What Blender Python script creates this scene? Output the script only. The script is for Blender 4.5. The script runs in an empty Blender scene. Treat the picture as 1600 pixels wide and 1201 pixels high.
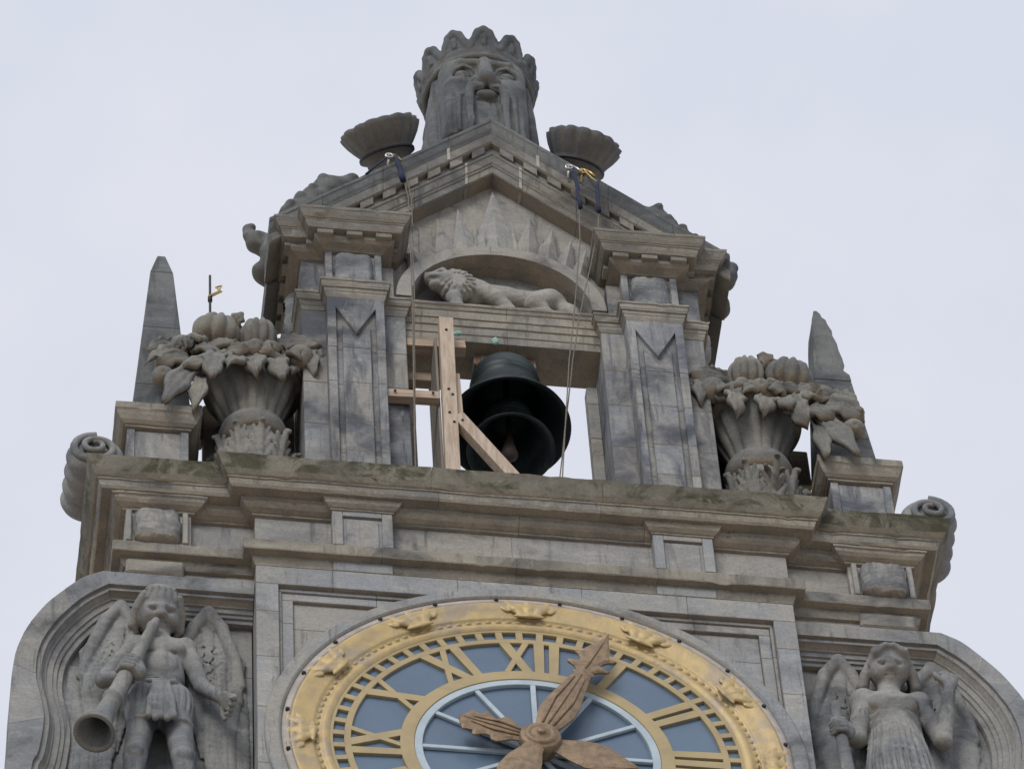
import bpy, bmesh, math, random
import numpy as np
from mathutils import Vector, Matrix, noise

random.seed(7)
rng = np.random.default_rng(7)
R = math.radians
scn = bpy.context.scene
col = scn.collection

# ---------------------------------------------------------------- camera
cam_d = bpy.data.cameras.new('camera'); cam = bpy.data.objects.new('camera', cam_d); col.objects.link(cam)
yaw, pit, roll = 0.18324538, 0.99780567, -0.07716383
fw = Vector((math.sin(yaw)*math.cos(pit), math.cos(yaw)*math.cos(pit), math.sin(pit)))
rt = Vector((math.cos(yaw), -math.sin(yaw), 0)); up = rt.cross(fw)
rt2 = rt*math.cos(roll)+up*math.sin(roll); up2 = up*math.cos(roll)-rt*math.sin(roll)
m = Matrix((rt2, up2, -fw)).transposed().to_4x4(); m.translation = (-5.0336829, -27.21178, -37.73309)
cam.matrix_world = m
cam_d.sensor_width = 36; cam_d.lens = 9494.47/1600*36
cam_d.clip_start = 1; cam_d.clip_end = 6000
scn.camera = cam
GROUND = -39.4

# ---------------------------------------------------------------- sky and sun
SUN_AZ, SUN_EL = R(-26), R(31)          # azimuth from the facade normal, towards the viewer's left
w = bpy.data.worlds.new('World'); scn.world = w; w.use_nodes = True
nt = w.node_tree; nt.nodes.clear()
out = nt.nodes.new('ShaderNodeOutputWorld'); bg = nt.nodes.new('ShaderNodeBackground')
sky = nt.nodes.new('ShaderNodeTexSky'); sky.sky_type = 'NISHITA'; sky.sun_disc = False
sky.sun_elevation = SUN_EL; sky.sun_rotation = math.pi+SUN_AZ*-1
sky.air_density = 1.0; sky.dust_density = 4.0
tc = nt.nodes.new('ShaderNodeTexCoord')
nz = nt.nodes.new('ShaderNodeTexNoise'); nz.inputs['Scale'].default_value = 9; nz.inputs['Detail'].default_value = 5; nz.inputs['Roughness'].default_value = .55
rp = nt.nodes.new('ShaderNodeValToRGB')
rp.color_ramp.elements[0].position = .3; rp.color_ramp.elements[0].color = (6.75, 7.15, 8.4, 1)
rp.color_ramp.elements[1].position = .72; rp.color_ramp.elements[1].color = (8.3, 8.45, 9.1, 1)
mx = nt.nodes.new('ShaderNodeMix'); mx.data_type = 'RGBA'; mx.inputs[0].default_value = .93
nt.links.new(tc.outputs['Generated'], nz.inputs['Vector']); nt.links.new(nz.outputs['Fac'], rp.inputs['Fac'])
nt.links.new(sky.outputs['Color'], mx.inputs[6]); nt.links.new(rp.outputs['Color'], mx.inputs[7])
nt.links.new(mx.outputs[2], bg.inputs['Color']); bg.inputs['Strength'].default_value = .0845
nt.links.new(bg.outputs['Background'], out.inputs['Surface'])

sl = bpy.data.lights.new('sun', 'SUN'); so = bpy.data.objects.new('sun', sl); col.objects.link(so)
sl.energy = 1.5; sl.angle = R(26); sl.color = (1, .96, .9)
sd = Vector((math.sin(SUN_AZ)*math.cos(SUN_EL), -math.cos(SUN_AZ)*math.cos(SUN_EL), math.sin(SUN_EL)))
so.rotation_euler = sd.to_track_quat('Z', 'Y').to_euler(); so.location = (-20, -40, 40)
scn.view_settings.view_transform = 'Standard'; scn.view_settings.look = 'None'
scn.view_settings.exposure = .25; scn.view_settings.gamma = 1; scn.view_settings.use_curve_mapping = False

# ---------------------------------------------------------------- materials
MAT = {}
class NB:
    def __init__(s, name):
        s.m = bpy.data.materials.new(name); s.m.use_nodes = True; s.t = s.m.node_tree
        s.b = s.t.nodes['Principled BSDF']; MAT[name] = s.m
    def n(s, kind, **kw):
        x = s.t.nodes.new('ShaderNode'+kind)
        for k, v in kw.items():
            if k.startswith('i_'):
                key = k[2:]; key = int(key) if key.isdigit() else key.replace('_', ' ')
                x.inputs[key].default_value = v
            else: setattr(x, k, v)
        return x
    def l(s, a, b): s.t.links.new(a, b)
    def noise(s, vec, scale, detail=5, rough=.55, dist=0):
        x = s.n('TexNoise'); x.inputs['Scale'].default_value = scale; x.inputs['Detail'].default_value = detail
        x.inputs['Roughness'].default_value = rough; x.inputs['Distortion'].default_value = dist
        s.l(vec, x.inputs['Vector']); return x.outputs['Fac']
    def ramp(s, fac, lo, hi, a=0., b=1.):
        x = s.n('MapRange'); x.interpolation_type = 'SMOOTHSTEP'
        x.inputs[1].default_value = lo; x.inputs[2].default_value = hi; x.inputs[3].default_value = a; x.inputs[4].default_value = b
        s.l(fac, x.inputs[0]); return x.outputs[0]
    def mix(s, fac, a, b, mode='MIX'):
        x = s.n('Mix'); x.data_type = 'RGBA'; x.blend_type = mode
        for sock, v in ((0, fac), (6, a), (7, b)):
            if isinstance(v, (int, float)): x.inputs[sock].default_value = v
            elif isinstance(v, tuple): x.inputs[sock].default_value = (*v, 1)
            else: s.l(v, x.inputs[sock])
        return x.outputs[2]
    def math(s, op, a, b=0.):
        x = s.n('Math'); x.operation = op
        for i, v in enumerate((a, b)):
            if isinstance(v, (int, float)): x.inputs[i].default_value = v
            else: s.l(v, x.inputs[i])
        return x.outputs[0]
    def scalevec(s, vec, sc, off=(0, 0, 0)):
        x = s.n('Mapping'); x.inputs['Scale'].default_value = sc; x.inputs['Location'].default_value = off
        s.l(vec, x.inputs['Vector']); return x.outputs['Vector']

def stone(name, light, grey, dark, stain=.5, streak=.5, moss=0., buff=.8, bump=.5):
    b = NB(name); g = b.n('NewGeometry'); P = g.outputs['Position']
    oi = b.n('ObjectInfo')
    # every block is cut from a slightly different bed of stone
    offv = b.n('CombineXYZ'); 
    for i in range(3): b.l(b.math('MULTIPLY', oi.outputs['Random'], 7.0*(i+1)), offv.inputs[i])
    va = b.n('VectorMath'); va.operation = 'ADD'; b.l(P, va.inputs[0]); b.l(offv.outputs[0], va.inputs[1])
    PB = va.outputs[0]
    bed = b.math('ADD', b.noise(PB, .9, 5, .6), b.math('MULTIPLY', b.math('SUBTRACT', oi.outputs['Random'], .5), .14))
    c = b.mix(b.ramp(bed, .33, .66), light, grey)
    c = b.mix(b.ramp(b.noise(b.scalevec(PB, (3, 3, 9)), 1.2, 4, .6), .45, .75, 0, .45), c, tuple(v*1.25 for v in light))
    # soot crust in patches and in runs of rain
    patch = b.ramp(b.noise(P, 1.5, 9, .62, .6), .56-.2*stain, .80-.14*stain)
    runs = b.ramp(b.noise(b.scalevec(P, (5, 5, .55), (3, 1, 7)), 1.6, 7, .65, .3), .58-.17*streak, .84-.14*streak)
    sepn = b.n('SeparateXYZ'); b.l(g.outputs['Normal'], sepn.inputs[0])
    notdown = b.ramp(sepn.outputs[2], -.75, -.1)
    soot = b.math('MULTIPLY', b.math('MAXIMUM', b.math('MULTIPLY', patch, .88), b.math('MULTIPLY', runs, .85)), notdown)
    c = b.mix(soot, c, dark)
    # fine dribbles and pitting
    drib = b.math('MULTIPLY', b.ramp(b.noise(b.scalevec(P, (24, 24, 1.6), (1, 5, 2)), 1.0, 6, .6, .2), .56, .70), b.math('MULTIPLY', b.ramp(b.noise(P, 2.2, 4), .45, .6), notdown))
    c = b.mix(b.math('MULTIPLY', drib, .55), c, dark)
    c = b.mix(b.math('MULTIPLY', b.ramp(b.noise(P, 20, 5, .7), .60, .72), .35), c, dark)
    # rain-washed pale scabs
    c = b.mix(b.ramp(b.noise(b.scalevec(P, (2, 2, 1), (9, 3, 2)), 2.3, 8, .7, .5), .60, .72, 0, .55), c, tuple(v*1.3 for v in light))
    # sheltered undersides keep the brown of the fresh stone
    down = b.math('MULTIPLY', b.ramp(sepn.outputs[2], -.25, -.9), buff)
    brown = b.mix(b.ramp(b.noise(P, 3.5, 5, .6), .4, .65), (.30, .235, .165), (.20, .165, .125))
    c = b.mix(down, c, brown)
    if moss > 0:
        mm = b.math('MULTIPLY', b.ramp(b.noise(P, 2.6, 9, .68, .8), .64-.22*moss, .74-.20*moss), b.ramp(sepn.outputs[2], -.65, -.2, 0, 1))
        c = b.mix(b.math('MULTIPLY', mm, .92), c, b.mix(b.noise(P, 30, 3), (.030, .030, .016), (.068, .064, .032)))
    grain = b.noise(P, 46, 6, .7)
    c = b.mix(1.0, c, b.mix(grain, (.55, .55, .55), (1.45, 1.45, 1.45)), 'MULTIPLY')
    rnd = b.ramp(oi.outputs['Random'], 0, 1, .91, 1.09)
    cc = b.n('CombineXYZ'); [b.l(rnd, cc.inputs[i]) for i in range(3)]
    c = b.mix(1.0, c, cc.outputs[0], 'MULTIPLY')
    b.l(c, b.b.inputs['Base Color']); b.b.inputs['Roughness'].default_value = .9
    b.b.inputs['Specular IOR Level'].default_value = .25
    h = b.math('ADD', b.math('MULTIPLY', b.noise(P, 14, 8, .7), .8), b.math('MULTIPLY', grain, .5))
    bp = b.n('Bump'); bp.inputs['Strength'].default_value = bump; bp.inputs['Distance'].default_value = .014
    b.l(h, bp.inputs['Height']); b.l(bp.outputs[0], b.b.inputs['Normal'])
    return b.m
LT, GR, DK = (.32, .30, .262), (.24, .24, .236), (.055, .06, .068)
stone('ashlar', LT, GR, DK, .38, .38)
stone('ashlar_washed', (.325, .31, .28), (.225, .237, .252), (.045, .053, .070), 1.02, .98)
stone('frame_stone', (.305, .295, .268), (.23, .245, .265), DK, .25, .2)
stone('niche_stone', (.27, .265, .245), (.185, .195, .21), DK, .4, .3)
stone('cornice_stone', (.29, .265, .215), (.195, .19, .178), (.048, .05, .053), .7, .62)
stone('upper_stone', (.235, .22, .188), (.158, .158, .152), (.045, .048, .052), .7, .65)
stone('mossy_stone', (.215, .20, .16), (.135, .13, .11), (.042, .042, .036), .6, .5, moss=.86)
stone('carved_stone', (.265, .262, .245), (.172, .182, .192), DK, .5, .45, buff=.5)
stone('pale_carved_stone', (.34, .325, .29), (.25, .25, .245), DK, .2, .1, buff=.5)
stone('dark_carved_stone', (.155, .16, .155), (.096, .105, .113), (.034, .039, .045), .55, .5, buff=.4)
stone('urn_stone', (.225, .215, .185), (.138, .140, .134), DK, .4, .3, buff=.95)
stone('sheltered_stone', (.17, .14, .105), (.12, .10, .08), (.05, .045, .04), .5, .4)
stone('lime_mortar', (.37, .35, .30), (.30, .29, .26), (.2, .19, .17), .1, .1)

def simple(name, c1, c2, scale, rough=.6, metal=0., bump=.2, vec=None, spec=.4, c3=None):
    b = NB(name); g = b.n('NewGeometry'); P = g.outputs['Position']
    if vec: P = b.scalevec(P, vec)
    f = b.noise(P, scale, 7, .65, .4)
    c = b.mix(b.ramp(f, .35, .68), c1, c2)
    if c3: c = b.mix(b.ramp(b.noise(P, scale*.37, 6, .6, .3), .52, .62), c, c3)
    b.l(c, b.b.inputs['Base Color']); b.b.inputs['Roughness'].default_value = rough; b.b.inputs['Metallic'].default_value = metal
    b.b.inputs['Specular IOR Level'].default_value = spec
    bp = b.n('Bump'); bp.inputs['Strength'].default_value = bump; bp.inputs['Distance'].default_value = .02
    b.l(f, bp.inputs['Height']); b.l(bp.outputs[0], b.b.inputs['Normal'])
    return b.m
simple('gilding', (.49, .365, .165), (.39, .30, .165), 6.5, .5, .15, .5, c3=(.335, .275, .195))
simple('worn_gilding', (.42, .31, .14), (.32, .25, .14), 3.5, .55, .15, .4, c3=(.36, .29, .20))
simple('dial_gold', (.40, .315, .165), (.32, .255, .145), 3.0, .55, .1, .2)
simple('copper_hand', (.27, .19, .115), (.17, .12, .08), 14, .55, .25, .5)
simple('dial_rim', (.42, .38, .34), (.30, .275, .25), 6, .7, 0, .4)
simple('white_lead', (.42, .50, .55), (.34, .41, .46), 6, .5, 0, .1)
simple('bell_bronze', (.014, .020, .025), (.022, .032, .036), 5, .5, .4, .3, c3=(.035, .055, .055))
simple('timber', (.47, .385, .30), (.33, .25, .185), 5, .75, 0, .3, vec=(6, 6, .6))
simple('timber_across', (.43, .33, .245), (.29, .21, .15), 5, .75, 0, .3, vec=(.6, 6, 6))
simple('old_board', (.23, .20, .17), (.16, .14, .12), 3, .85, 0, .3, vec=(5, 5, .6))
simple('dark_iron', (.03, .03, .032), (.05, .05, .05), 20, .6, .4, .2)
simple('rusty_iron', (.16, .085, .05), (.09, .06, .045), 12, .8, .1, .4)
simple('clapper_iron', (.075, .055, .045), (.05, .04, .034), 12, .7, .2, .4)
simple('navy_cloth', (.014, .02, .05), (.022, .03, .07), 25, .85, 0, .5)
simple('rope_fibre', (.20, .175, .14), (.13, .115, .095), 60, .9, 0, .4)
simple('steel', (.52, .52, .5), (.42, .41, .38), 30, .35, .8, .1)
simple('brass', (.60, .42, .16), (.45, .31, .12), 30, .35, .8, .1)
simple('yellow_twine', (.55, .42, .16), (.42, .32, .12), 30, .8, 0, .1)
simple('verdigris', (.22, .42, .38), (.32, .48, .42), 25, .8, 0, .4)
simple('ground_paving', (.40, .385, .36), (.33, .32, .30), .25, .9, 0, .2)
bg_ = NB('dial_glass'); _g = bg_.n('NewGeometry'); _oi = bg_.n('ObjectInfo')
_c = bg_.mix(bg_.ramp(bg_.noise(_g.outputs['Position'], 1.1, 4), .35, .65), (.065, .11, .185), (.095, .155, .24))
bg_.l(bg_.mix(bg_.noise(_g.outputs['Position'], 90, 2), _c, (.12, .17, .225)), bg_.b.inputs['Base Color'])
bg_.b.inputs['Roughness'].default_value = .28; bg_.b.inputs['Specular IOR Level'].default_value = .5
_bp = bg_.n('Bump'); _bp.inputs['Strength'].default_value = .06; bg_.l(bg_.noise(_g.outputs['Position'], 40, 2), _bp.inputs['Height']); bg_.l(_bp.outputs[0], bg_.b.inputs['Normal'])

# ---------------------------------------------------------------- builders
def link(o, parent=None):
    col.objects.link(o)
    if parent is not None: o.parent = parent
    return o
def empty(name, loc=(0, 0, 0), parent=None):
    o = bpy.data.objects.new(name, None); o.empty_display_size = .2; o.location = loc; return link(o, parent)
def tag(o, label, cat, group=None, kind=None):
    if label: o['label'] = label
    if cat: o['category'] = cat
    if group: o['group'] = group
    if kind: o['kind'] = kind
    return o
def mesh_obj(name, verts, faces, mat, parent=None, smooth=False):
    me = bpy.data.meshes.new(name); me.from_pydata([tuple(v) for v in verts], [], [tuple(f) for f in faces]); me.update()
    if smooth: me.polygons.foreach_set('use_smooth', [True]*len(me.polygons))
    me.materials.append(MAT[mat])
    return link(bpy.data.objects.new(name, me), parent)
def fixnormals(o):
    bm = bmesh.new(); bm.from_mesh(o.data); bmesh.ops.recalc_face_normals(bm, faces=bm.faces); bm.to_mesh(o.data); bm.free(); return o
def jit(v, amp):
    if amp <= 0: return v
    p = Vector(v); n = noise.noise_vector(p*5.3)*amp + noise.noise_vector(p*17.1)*(amp*.6)
    return (v[0]+n.x, v[1]+n.y, v[2]+n.z)
def cbox_geo(c, h, b=.008, M=None):
    """chamfered box: centre, half sizes, chamfer, optional rotation"""
    b = min(b, min(h)*.45); V = []; F = []; idx = {}
    for sx in (-1, 1):
        for sy in (-1, 1):
            for sz in (-1, 1):
                s = (sx, sy, sz)
                for ax in range(3):
                    v = [s[k]*(h[k]-(0 if k == ax else b)) for k in range(3)]
                    idx[(s, ax)] = len(V); V.append(Vector(v))
    for ax in range(3):
        u, w_ = [(1, 2), (2, 0), (0, 1)][ax]
        for sg in (-1, 1):
            q = []
            for (a, c_) in ((-1, -1), (1, -1), (1, 1), (-1, 1)):
                s = [0, 0, 0]; s[ax] = sg; s[u] = a; s[w_] = c_; q.append(idx[(tuple(s), ax)])
            F.append(q if sg > 0 else q[::-1])
    for ax in range(3):
        u, w_ = [(1, 2), (2, 0), (0, 1)][ax]
        for a in (-1, 1):
            for c_ in (-1, 1):
                s0 = [0, 0, 0]; s1 = [0, 0, 0]; s0[ax] = -1; s1[ax] = 1
                for s in (s0, s1): s[u] = a; s[w_] = c_
                q = [idx[(tuple(s0), u)], idx[(tuple(s1), u)], idx[(tuple(s1), w_)], idx[(tuple(s0), w_)]]
                F.append(q if a*c_ < 0 else q[::-1])
    for sx in (-1, 1):
        for sy in (-1, 1):
            for sz in (-1, 1):
                s = (sx, sy, sz); q = [idx[(s, 0)], idx[(s, 1)], idx[(s, 2)]]
                F.append(q if sx*sy*sz > 0 else q[::-1])
    M = M or Matrix.Identity(3); c = Vector(c)
    return [tuple(c+M@v) for v in V], F
def box(name, x0, x1, y0, y1, z0, z1, mat, parent, b=.008):
    V, F = cbox_geo(((x0+x1)/2, (y0+y1)/2, (z0+z1)/2), (abs(x1-x0)/2, abs(y1-y0)/2, abs(z1-z0)/2), b)
    return mesh_obj(name, V, F, mat, parent)
def beam(name, a, bb, wd, th, mat, parent=None, up=(0, -1, 0), b=.004):
    """squared timber from a to bb; th measured along up"""
    a = Vector(a); bb = Vector(bb); d = (bb-a); L = d.length; d.normalize()
    u = Vector(up); u = (u-d*u.dot(d)).normalized(); s = d.cross(u)
    M = Matrix((s, u, d)).transposed()
    V, F = cbox_geo((a+bb)/2, (wd/2, th/2, L/2), b, M)
    o = mesh_obj(name, V, F, mat, parent); return fixnormals(o)
def prism(name, pts, y0, y1, mat, parent, amp=0):
    """outline in x,z extruded from y0 (front) to y1"""
    n = len(pts); V = [jit((p[0], y0, p[1]), amp) for p in pts]+[(p[0], y1, p[1]) for p in pts]
    F = [list(range(n)), list(range(2*n-1, n-1, -1))]+[[i, i+n, (i+1) % n+n, (i+1) % n] for i in range(n)]
    return fixnormals(mesh_obj(name, V, F, mat, parent))
def lathe(name, prof, mat, parent, c=(0, 0, 0), axis='Z', n=64, smooth=True, closed=False, a0=0., a1=2*math.pi, rib=None, M=None):
    """prof = [(radius, height)]; axis Z stands up, axis Y faces the viewer"""
    V = []; F = []; full = abs(a1-a0-2*math.pi) < 1e-6; cols = n if full else n+1
    for i in range(cols):
        a = a0+(a1-a0)*i/n
        for (r, h) in prof:
            rr = r*(1+(rib(a, h) if rib else 0))
            v = (rr*math.cos(a), rr*math.sin(a), h) if axis == 'Z' else (rr*math.sin(a), h, rr*math.cos(a))
            if M is not None: v = tuple(M@Vector(v))
            V.append((v[0]+c[0], v[1]+c[1], v[2]+c[2]))
    k = len(prof)
    for i in range(n):
        j = (i+1) % cols
        for q in range(k if closed else k-1):
            F.append([i*k+q, j*k+q, j*k+(q+1) % k, i*k+(q+1) % k])
    return fixnormals(mesh_obj(name, V, F, mat, parent, smooth))
def tube(name, pts, r, mat, parent=None, n=8, smooth=True):
    pts = [Vector(p) for p in pts]; V = []; F = []
    rad = r if isinstance(r, (list, tuple)) else [r]*len(pts)
    for i, p in enumerate(pts):
        d = (pts[min(i+1, len(pts)-1)]-pts[max(i-1, 0)]).normalized()
        u = d.orthogonal().normalized() if i == 0 else (u0-d*u0.dot(d)).normalized()
        u0 = u; s = d.cross(u)
        for k in range(n):
            a = 2*math.pi*k/n; V.append(tuple(p+(u*math.cos(a)+s*math.sin(a))*rad[i]))
    for i in range(len(pts)-1):
        for k in range(n): F.append([i*n+k, i*n+(k+1) % n, (i+1)*n+(k+1) % n, (i+1)*n+k])
    F.append(list(range(n))[::-1]); F.append([(len(pts)-1)*n+k for k in range(n)])
    return fixnormals(mesh_obj(name, V, F, mat, parent, smooth))
def sweep(path, prof, name, mat, parent, back=-.08, step=.055, jl=1.15, amp=.0045, segs=None, nojoint=False):
    """a moulding run round a plan path, cut into stones with open joints; mitred at every corner"""
    P = [Vector(p) for p in path]; n = len(P)-1
    D = [(P[i+1]-P[i]).normalized() for i in range(n)]; N = [Vector((d.y, -d.x)) for d in D]
    Mt = [N[0]]+[(N[i-1]+N[i])/(1+N[i-1].dot(N[i])) for i in range(1, n)]+[N[-1]]
    ring = list(prof)+[(back, prof[-1][1]), (back, prof[0][1])]; k = len(ring); out_ = []; mo = max(o for o, z in prof)
    for i in range(n):
        if segs is not None and i not in segs: continue
        L = (P[i+1]-P[i]).length
        cuts = [-9.]
        if not nojoint and L > jl*1.3:
            m_ = max(1, round(L/jl)); cuts += [L*q/m_+random.uniform(-.08, .08)*jl for q in range(1, m_)]
        cuts.append(L+9.)
        for a, b in zip(cuts[:-1], cuts[1:]):
            g = .0013
            sa = a if a < -1 else a+g; sb = b if b > L+1 else b-g
            lo, hi = max(sa, -.5), min(sb, L+.5); m_ = max(1, int((hi-lo)/step)); ss = [sa]+[lo+(hi-lo)*q/m_ for q in range(1, m_)]+[sb]
            V = []; F = []
            for s in ss:
                for qi, (o, z) in enumerate(ring):
                    s0 = (Mt[i]*o).dot(D[i]); s1 = L+(Mt[i+1]*o).dot(D[i])
                    q = P[i]+D[i]*min(max(s, s0), s1)+N[i]*o
                    if o > .72*mo and mo > .04 and s0 < s < s1:      # chipped arrises
                        q = q-N[i]*max(0, noise.noise(Vector((q.x*8.5, q.y*8.5, z*9.+mo*40)))-.34)*.045
                    V.append(jit((q.x, q.y, z), amp if qi < len(prof) else 0))
            for q in range(len(ss)-1):
                for j in range(k): F.append([q*k+j, q*k+(j+1) % k, (q+1)*k+(j+1) % k, (q+1)*k+j])
            F.append(list(range(k))); F.append([(len(ss)-1)*k+j for j in range(k)][::-1])
            out_.append(fixnormals(mesh_obj(name, V, F, mat, parent)))
    return out_

# ---------------------------------------------------------------- carving by distance field
class Carve:
    def __init__(s, lo, hi, h):
        s.h = h; s.lo = np.array(lo, np.float32); n = np.ceil((np.array(hi)-np.array(lo))/h).astype(int)+1
        s.n = n; s.ax = [s.lo[i]+h*np.arange(n[i], dtype=np.float32) for i in range(3)]
        s.d = np.full(n, 9., np.float32); s.Rm = np.eye(3); s.t = np.zeros(3); s.sc = 1.
    def frame(s, t=(0, 0, 0), Rm=None, sc=1.):
        s.t = np.array(t, float); s.Rm = np.eye(3) if Rm is None else np.array(Rm); s.sc = sc; return s
    def pt(s, p): return s.Rm@(np.array(p, float)*s.sc)+s.t
    def win(s, lo, hi, pad):
        i0 = np.clip(np.floor((lo-pad-s.lo)/s.h).astype(int), 0, s.n); i1 = np.clip(np.ceil((hi+pad-s.lo)/s.h).astype(int)+1, 0, s.n)
        if (i1 <= i0).any(): return None, None
        sl = tuple(slice(a, b) for a, b in zip(i0, i1))
        return sl, (s.ax[0][sl[0]][:, None, None], s.ax[1][sl[1]][None, :, None], s.ax[2][sl[2]][None, None, :])
    def put(s, sl, d, k, sub):
        D = s.d[sl]; d = d.astype(np.float32)
        if sub:
            d = -d
            if k > 0: hh = np.maximum(k-np.abs(D-d), 0)/k; s.d[sl] = np.maximum(D, d)+hh*hh*k*.25
            else: s.d[sl] = np.maximum(D, d)
        else:
            if k > 0: hh = np.maximum(k-np.abs(D-d), 0)/k; s.d[sl] = np.minimum(D, d)-hh*hh*k*.25
            else: s.d[sl] = np.minimum(D, d)
    def ell(s, c, r, rot=(0, 0, 0), k=.02, sub=False, rib=None):
        r = np.array([r]*3 if np.isscalar(r) else r, float)*s.sc; c = s.pt(c)
        Q = s.Rm@np.array(Matrix.Rotation(rot[2], 3, 'Z')@Matrix.Rotation(rot[1], 3, 'Y')@Matrix.Rotation(rot[0], 3, 'X'))
        e = np.sqrt(((Q*r)**2).sum(1)); sl, g = s.win(c-e, c+e, k+3*s.h)
        if sl is None: return s
        x, y, z = g[0]-c[0], g[1]-c[1], g[2]-c[2]
        l = [Q[0, i]*x+Q[1, i]*y+Q[2, i]*z for i in range(3)]
        if rib: q = 1+rib[1]*np.abs(np.cos(np.arctan2(l[1], l[0])*rib[0]*.5)); 
        else: q = 1.
        k0 = np.sqrt((l[0]/r[0])**2+(l[1]/r[1])**2+(l[2]/r[2])**2)/q
        k1 = np.sqrt((l[0]/r[0]**2)**2+(l[1]/r[1]**2)**2+(l[2]/r[2]**2)**2)+1e-9
        s.put(sl, np.where(k0 < 1e-3, -r.min(), k0*(k0-1)/k1*q), k, sub); return s
    def cap(s, a, b, ra, rb=None, k=.02, sub=False, flat=None):
        """tapered rod; flat = factor squashing it along its local front-back axis"""
        rb = ra if rb is None else rb; a = s.pt(a); b = s.pt(b); ra = ra*s.sc; rb = rb*s.sc; rm = max(ra, rb)
        sl, g = s.win(np.minimum(a, b)-rm, np.maximum(a, b)+rm, k+3*s.h)
        if sl is None: return s
        ba = b-a; L2 = max(ba@ba, 1e-9)
        x, y, z = g[0]-a[0], g[1]-a[1], g[2]-a[2]
        t = np.clip((x*ba[0]+y*ba[1]+z*ba[2])/L2, 0, 1)
        dx, dy, dz = x-t*ba[0], y-t*ba[1], z-t*ba[2]
        if flat: dy = dy/flat
        d = np.sqrt(dx*dx+dy*dy+dz*dz)-(ra+(rb-ra)*t)
        s.put(sl, d*(flat if flat and flat < 1 else 1), k, sub); return s
    def line(s, pts, r, k=.02, sub=False, flat=None):
        rr = r if isinstance(r, (list, tuple)) else [r]*len(pts)
        for i in range(len(pts)-1): s.cap(pts[i], pts[i+1], rr[i], rr[i+1], k, sub, flat)
        return s
    def box(s, c, h, rot=(0, 0, 0), rd=.01, k=.02, sub=False):
        h = np.array(h, float)*s.sc; c = s.pt(c); rd = rd*s.sc
        Q = s.Rm@np.array(Matrix.Rotation(rot[2], 3, 'Z')@Matrix.Rotation(rot[1], 3, 'Y')@Matrix.Rotation(rot[0], 3, 'X'))
        e = np.abs(Q)@h; sl, g = s.win(c-e, c+e, k+3*s.h)
        if sl is None: return s
        x, y, z = g[0]-c[0], g[1]-c[1], g[2]-c[2]
        q = [np.abs(Q[0, i]*x+Q[1, i]*y+Q[2, i]*z)-h[i]+rd for i in range(3)]
        d = np.sqrt(sum(np.maximum(v, 0)**2 for v in q))+np.minimum(np.maximum(np.maximum(q[0], q[1]), q[2]), 0)-rd
        s.put(sl, d, k, sub); return s
    def rough(s, amp, f=9., seed=1):
        """weathering: a little smooth noise on the surface"""
        r = np.random.default_rng(seed); D = np.zeros(s.n, np.float32)
        for _ in range(7):
            v = r.normal(size=3)*f*2.2; ph = r.uniform(0, 6.28)
            D += np.sin(s.ax[0][:, None, None]*v[0]+s.ax[1][None, :, None]*v[1]+s.ax[2][None, None, :]*v[2]+ph)
        s.d += D*(amp/2.6); return s
    def build(s, name, mat, parent=None):
        d = s.d; ins = d < 0; n0, n1, n2 = d.shape
        c = [(i, j, k) for i in (0, 1) for j in (0, 1) for k in (0, 1)]
        sub = lambda a, o: a[o[0]:n0-1+o[0], o[1]:n1-1+o[1], o[2]:n2-1+o[2]]
        cnt = sum(sub(ins, o).astype(np.int8) for o in c); act = (cnt > 0) & (cnt < 8)
        I = np.argwhere(act); idx = np.full(act.shape, -1, np.int64); idx[act] = np.arange(len(I))
        acc = np.zeros((len(I), 3)); num = np.zeros(len(I))
        dv = {o: d[I[:, 0]+o[0], I[:, 1]+o[1], I[:, 2]+o[2]].astype(float) for o in c}
        for o in c:
            for ax in range(3):
                if o[ax]: continue
                p = list(o); p[ax] = 1; p = tuple(p); a, b = dv[o], dv[p]; cr = (a < 0) != (b < 0)
                t = np.where(cr, a/np.where(cr, a-b, 1), 0); q = np.tile(np.array(o, float), (len(I), 1)); q[:, ax] += t
                acc[cr] += q[cr]; num[cr] += 1
        V = s.lo+(I+acc/num[:, None])*s.h; Fs = []
        for ax in range(3):
            u, v = (ax+1) % 3, (ax+2) % 3
            a = np.take(ins, range(0, d.shape[ax]-1), ax); b = np.take(ins, range(1, d.shape[ax]), ax)
            E_ = np.argwhere(a != b); E_ = E_[(E_[:, u] > 0) & (E_[:, v] > 0) & (E_[:, u] < d.shape[u]-1) & (E_[:, v] < d.shape[v]-1)]
            fl = a[E_[:, 0], E_[:, 1], E_[:, 2]]
            q = []
            for (du, dv_) in ((-1, -1), (0, -1), (0, 0), (-1, 0)):
                w_ = E_.copy(); w_[:, u] += du; w_[:, v] += dv_; q.append(idx[w_[:, 0], w_[:, 1], w_[:, 2]])
            q = np.stack(q, 1); q[~fl] = q[~fl][:, ::-1]; Fs.append(q)
        F = np.concatenate(Fs); F = F[(F >= 0).all(1)]
        me = bpy.data.meshes.new(name); me.vertices.add(len(V)); me.vertices.foreach_set('co', V.astype(np.float32).ravel())
        me.loops.add(F.size); me.loops.foreach_set('vertex_index', F.astype(np.int32).ravel())
        me.polygons.add(len(F)); me.polygons.foreach_set('loop_start', np.arange(0, F.size, 4, dtype=np.int32))
        me.polygons.foreach_set('use_smooth', np.ones(len(F), bool)); me.update(calc_edges=True); me.validate()
        me.materials.append(MAT[mat]); return link(bpy.data.objects.new(name, me), parent)
def rotx(a): return np.array(Matrix.Rotation(a, 3, 'X'))
def rotz(a): return np.array(Matrix.Rotation(a, 3, 'Z'))
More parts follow.
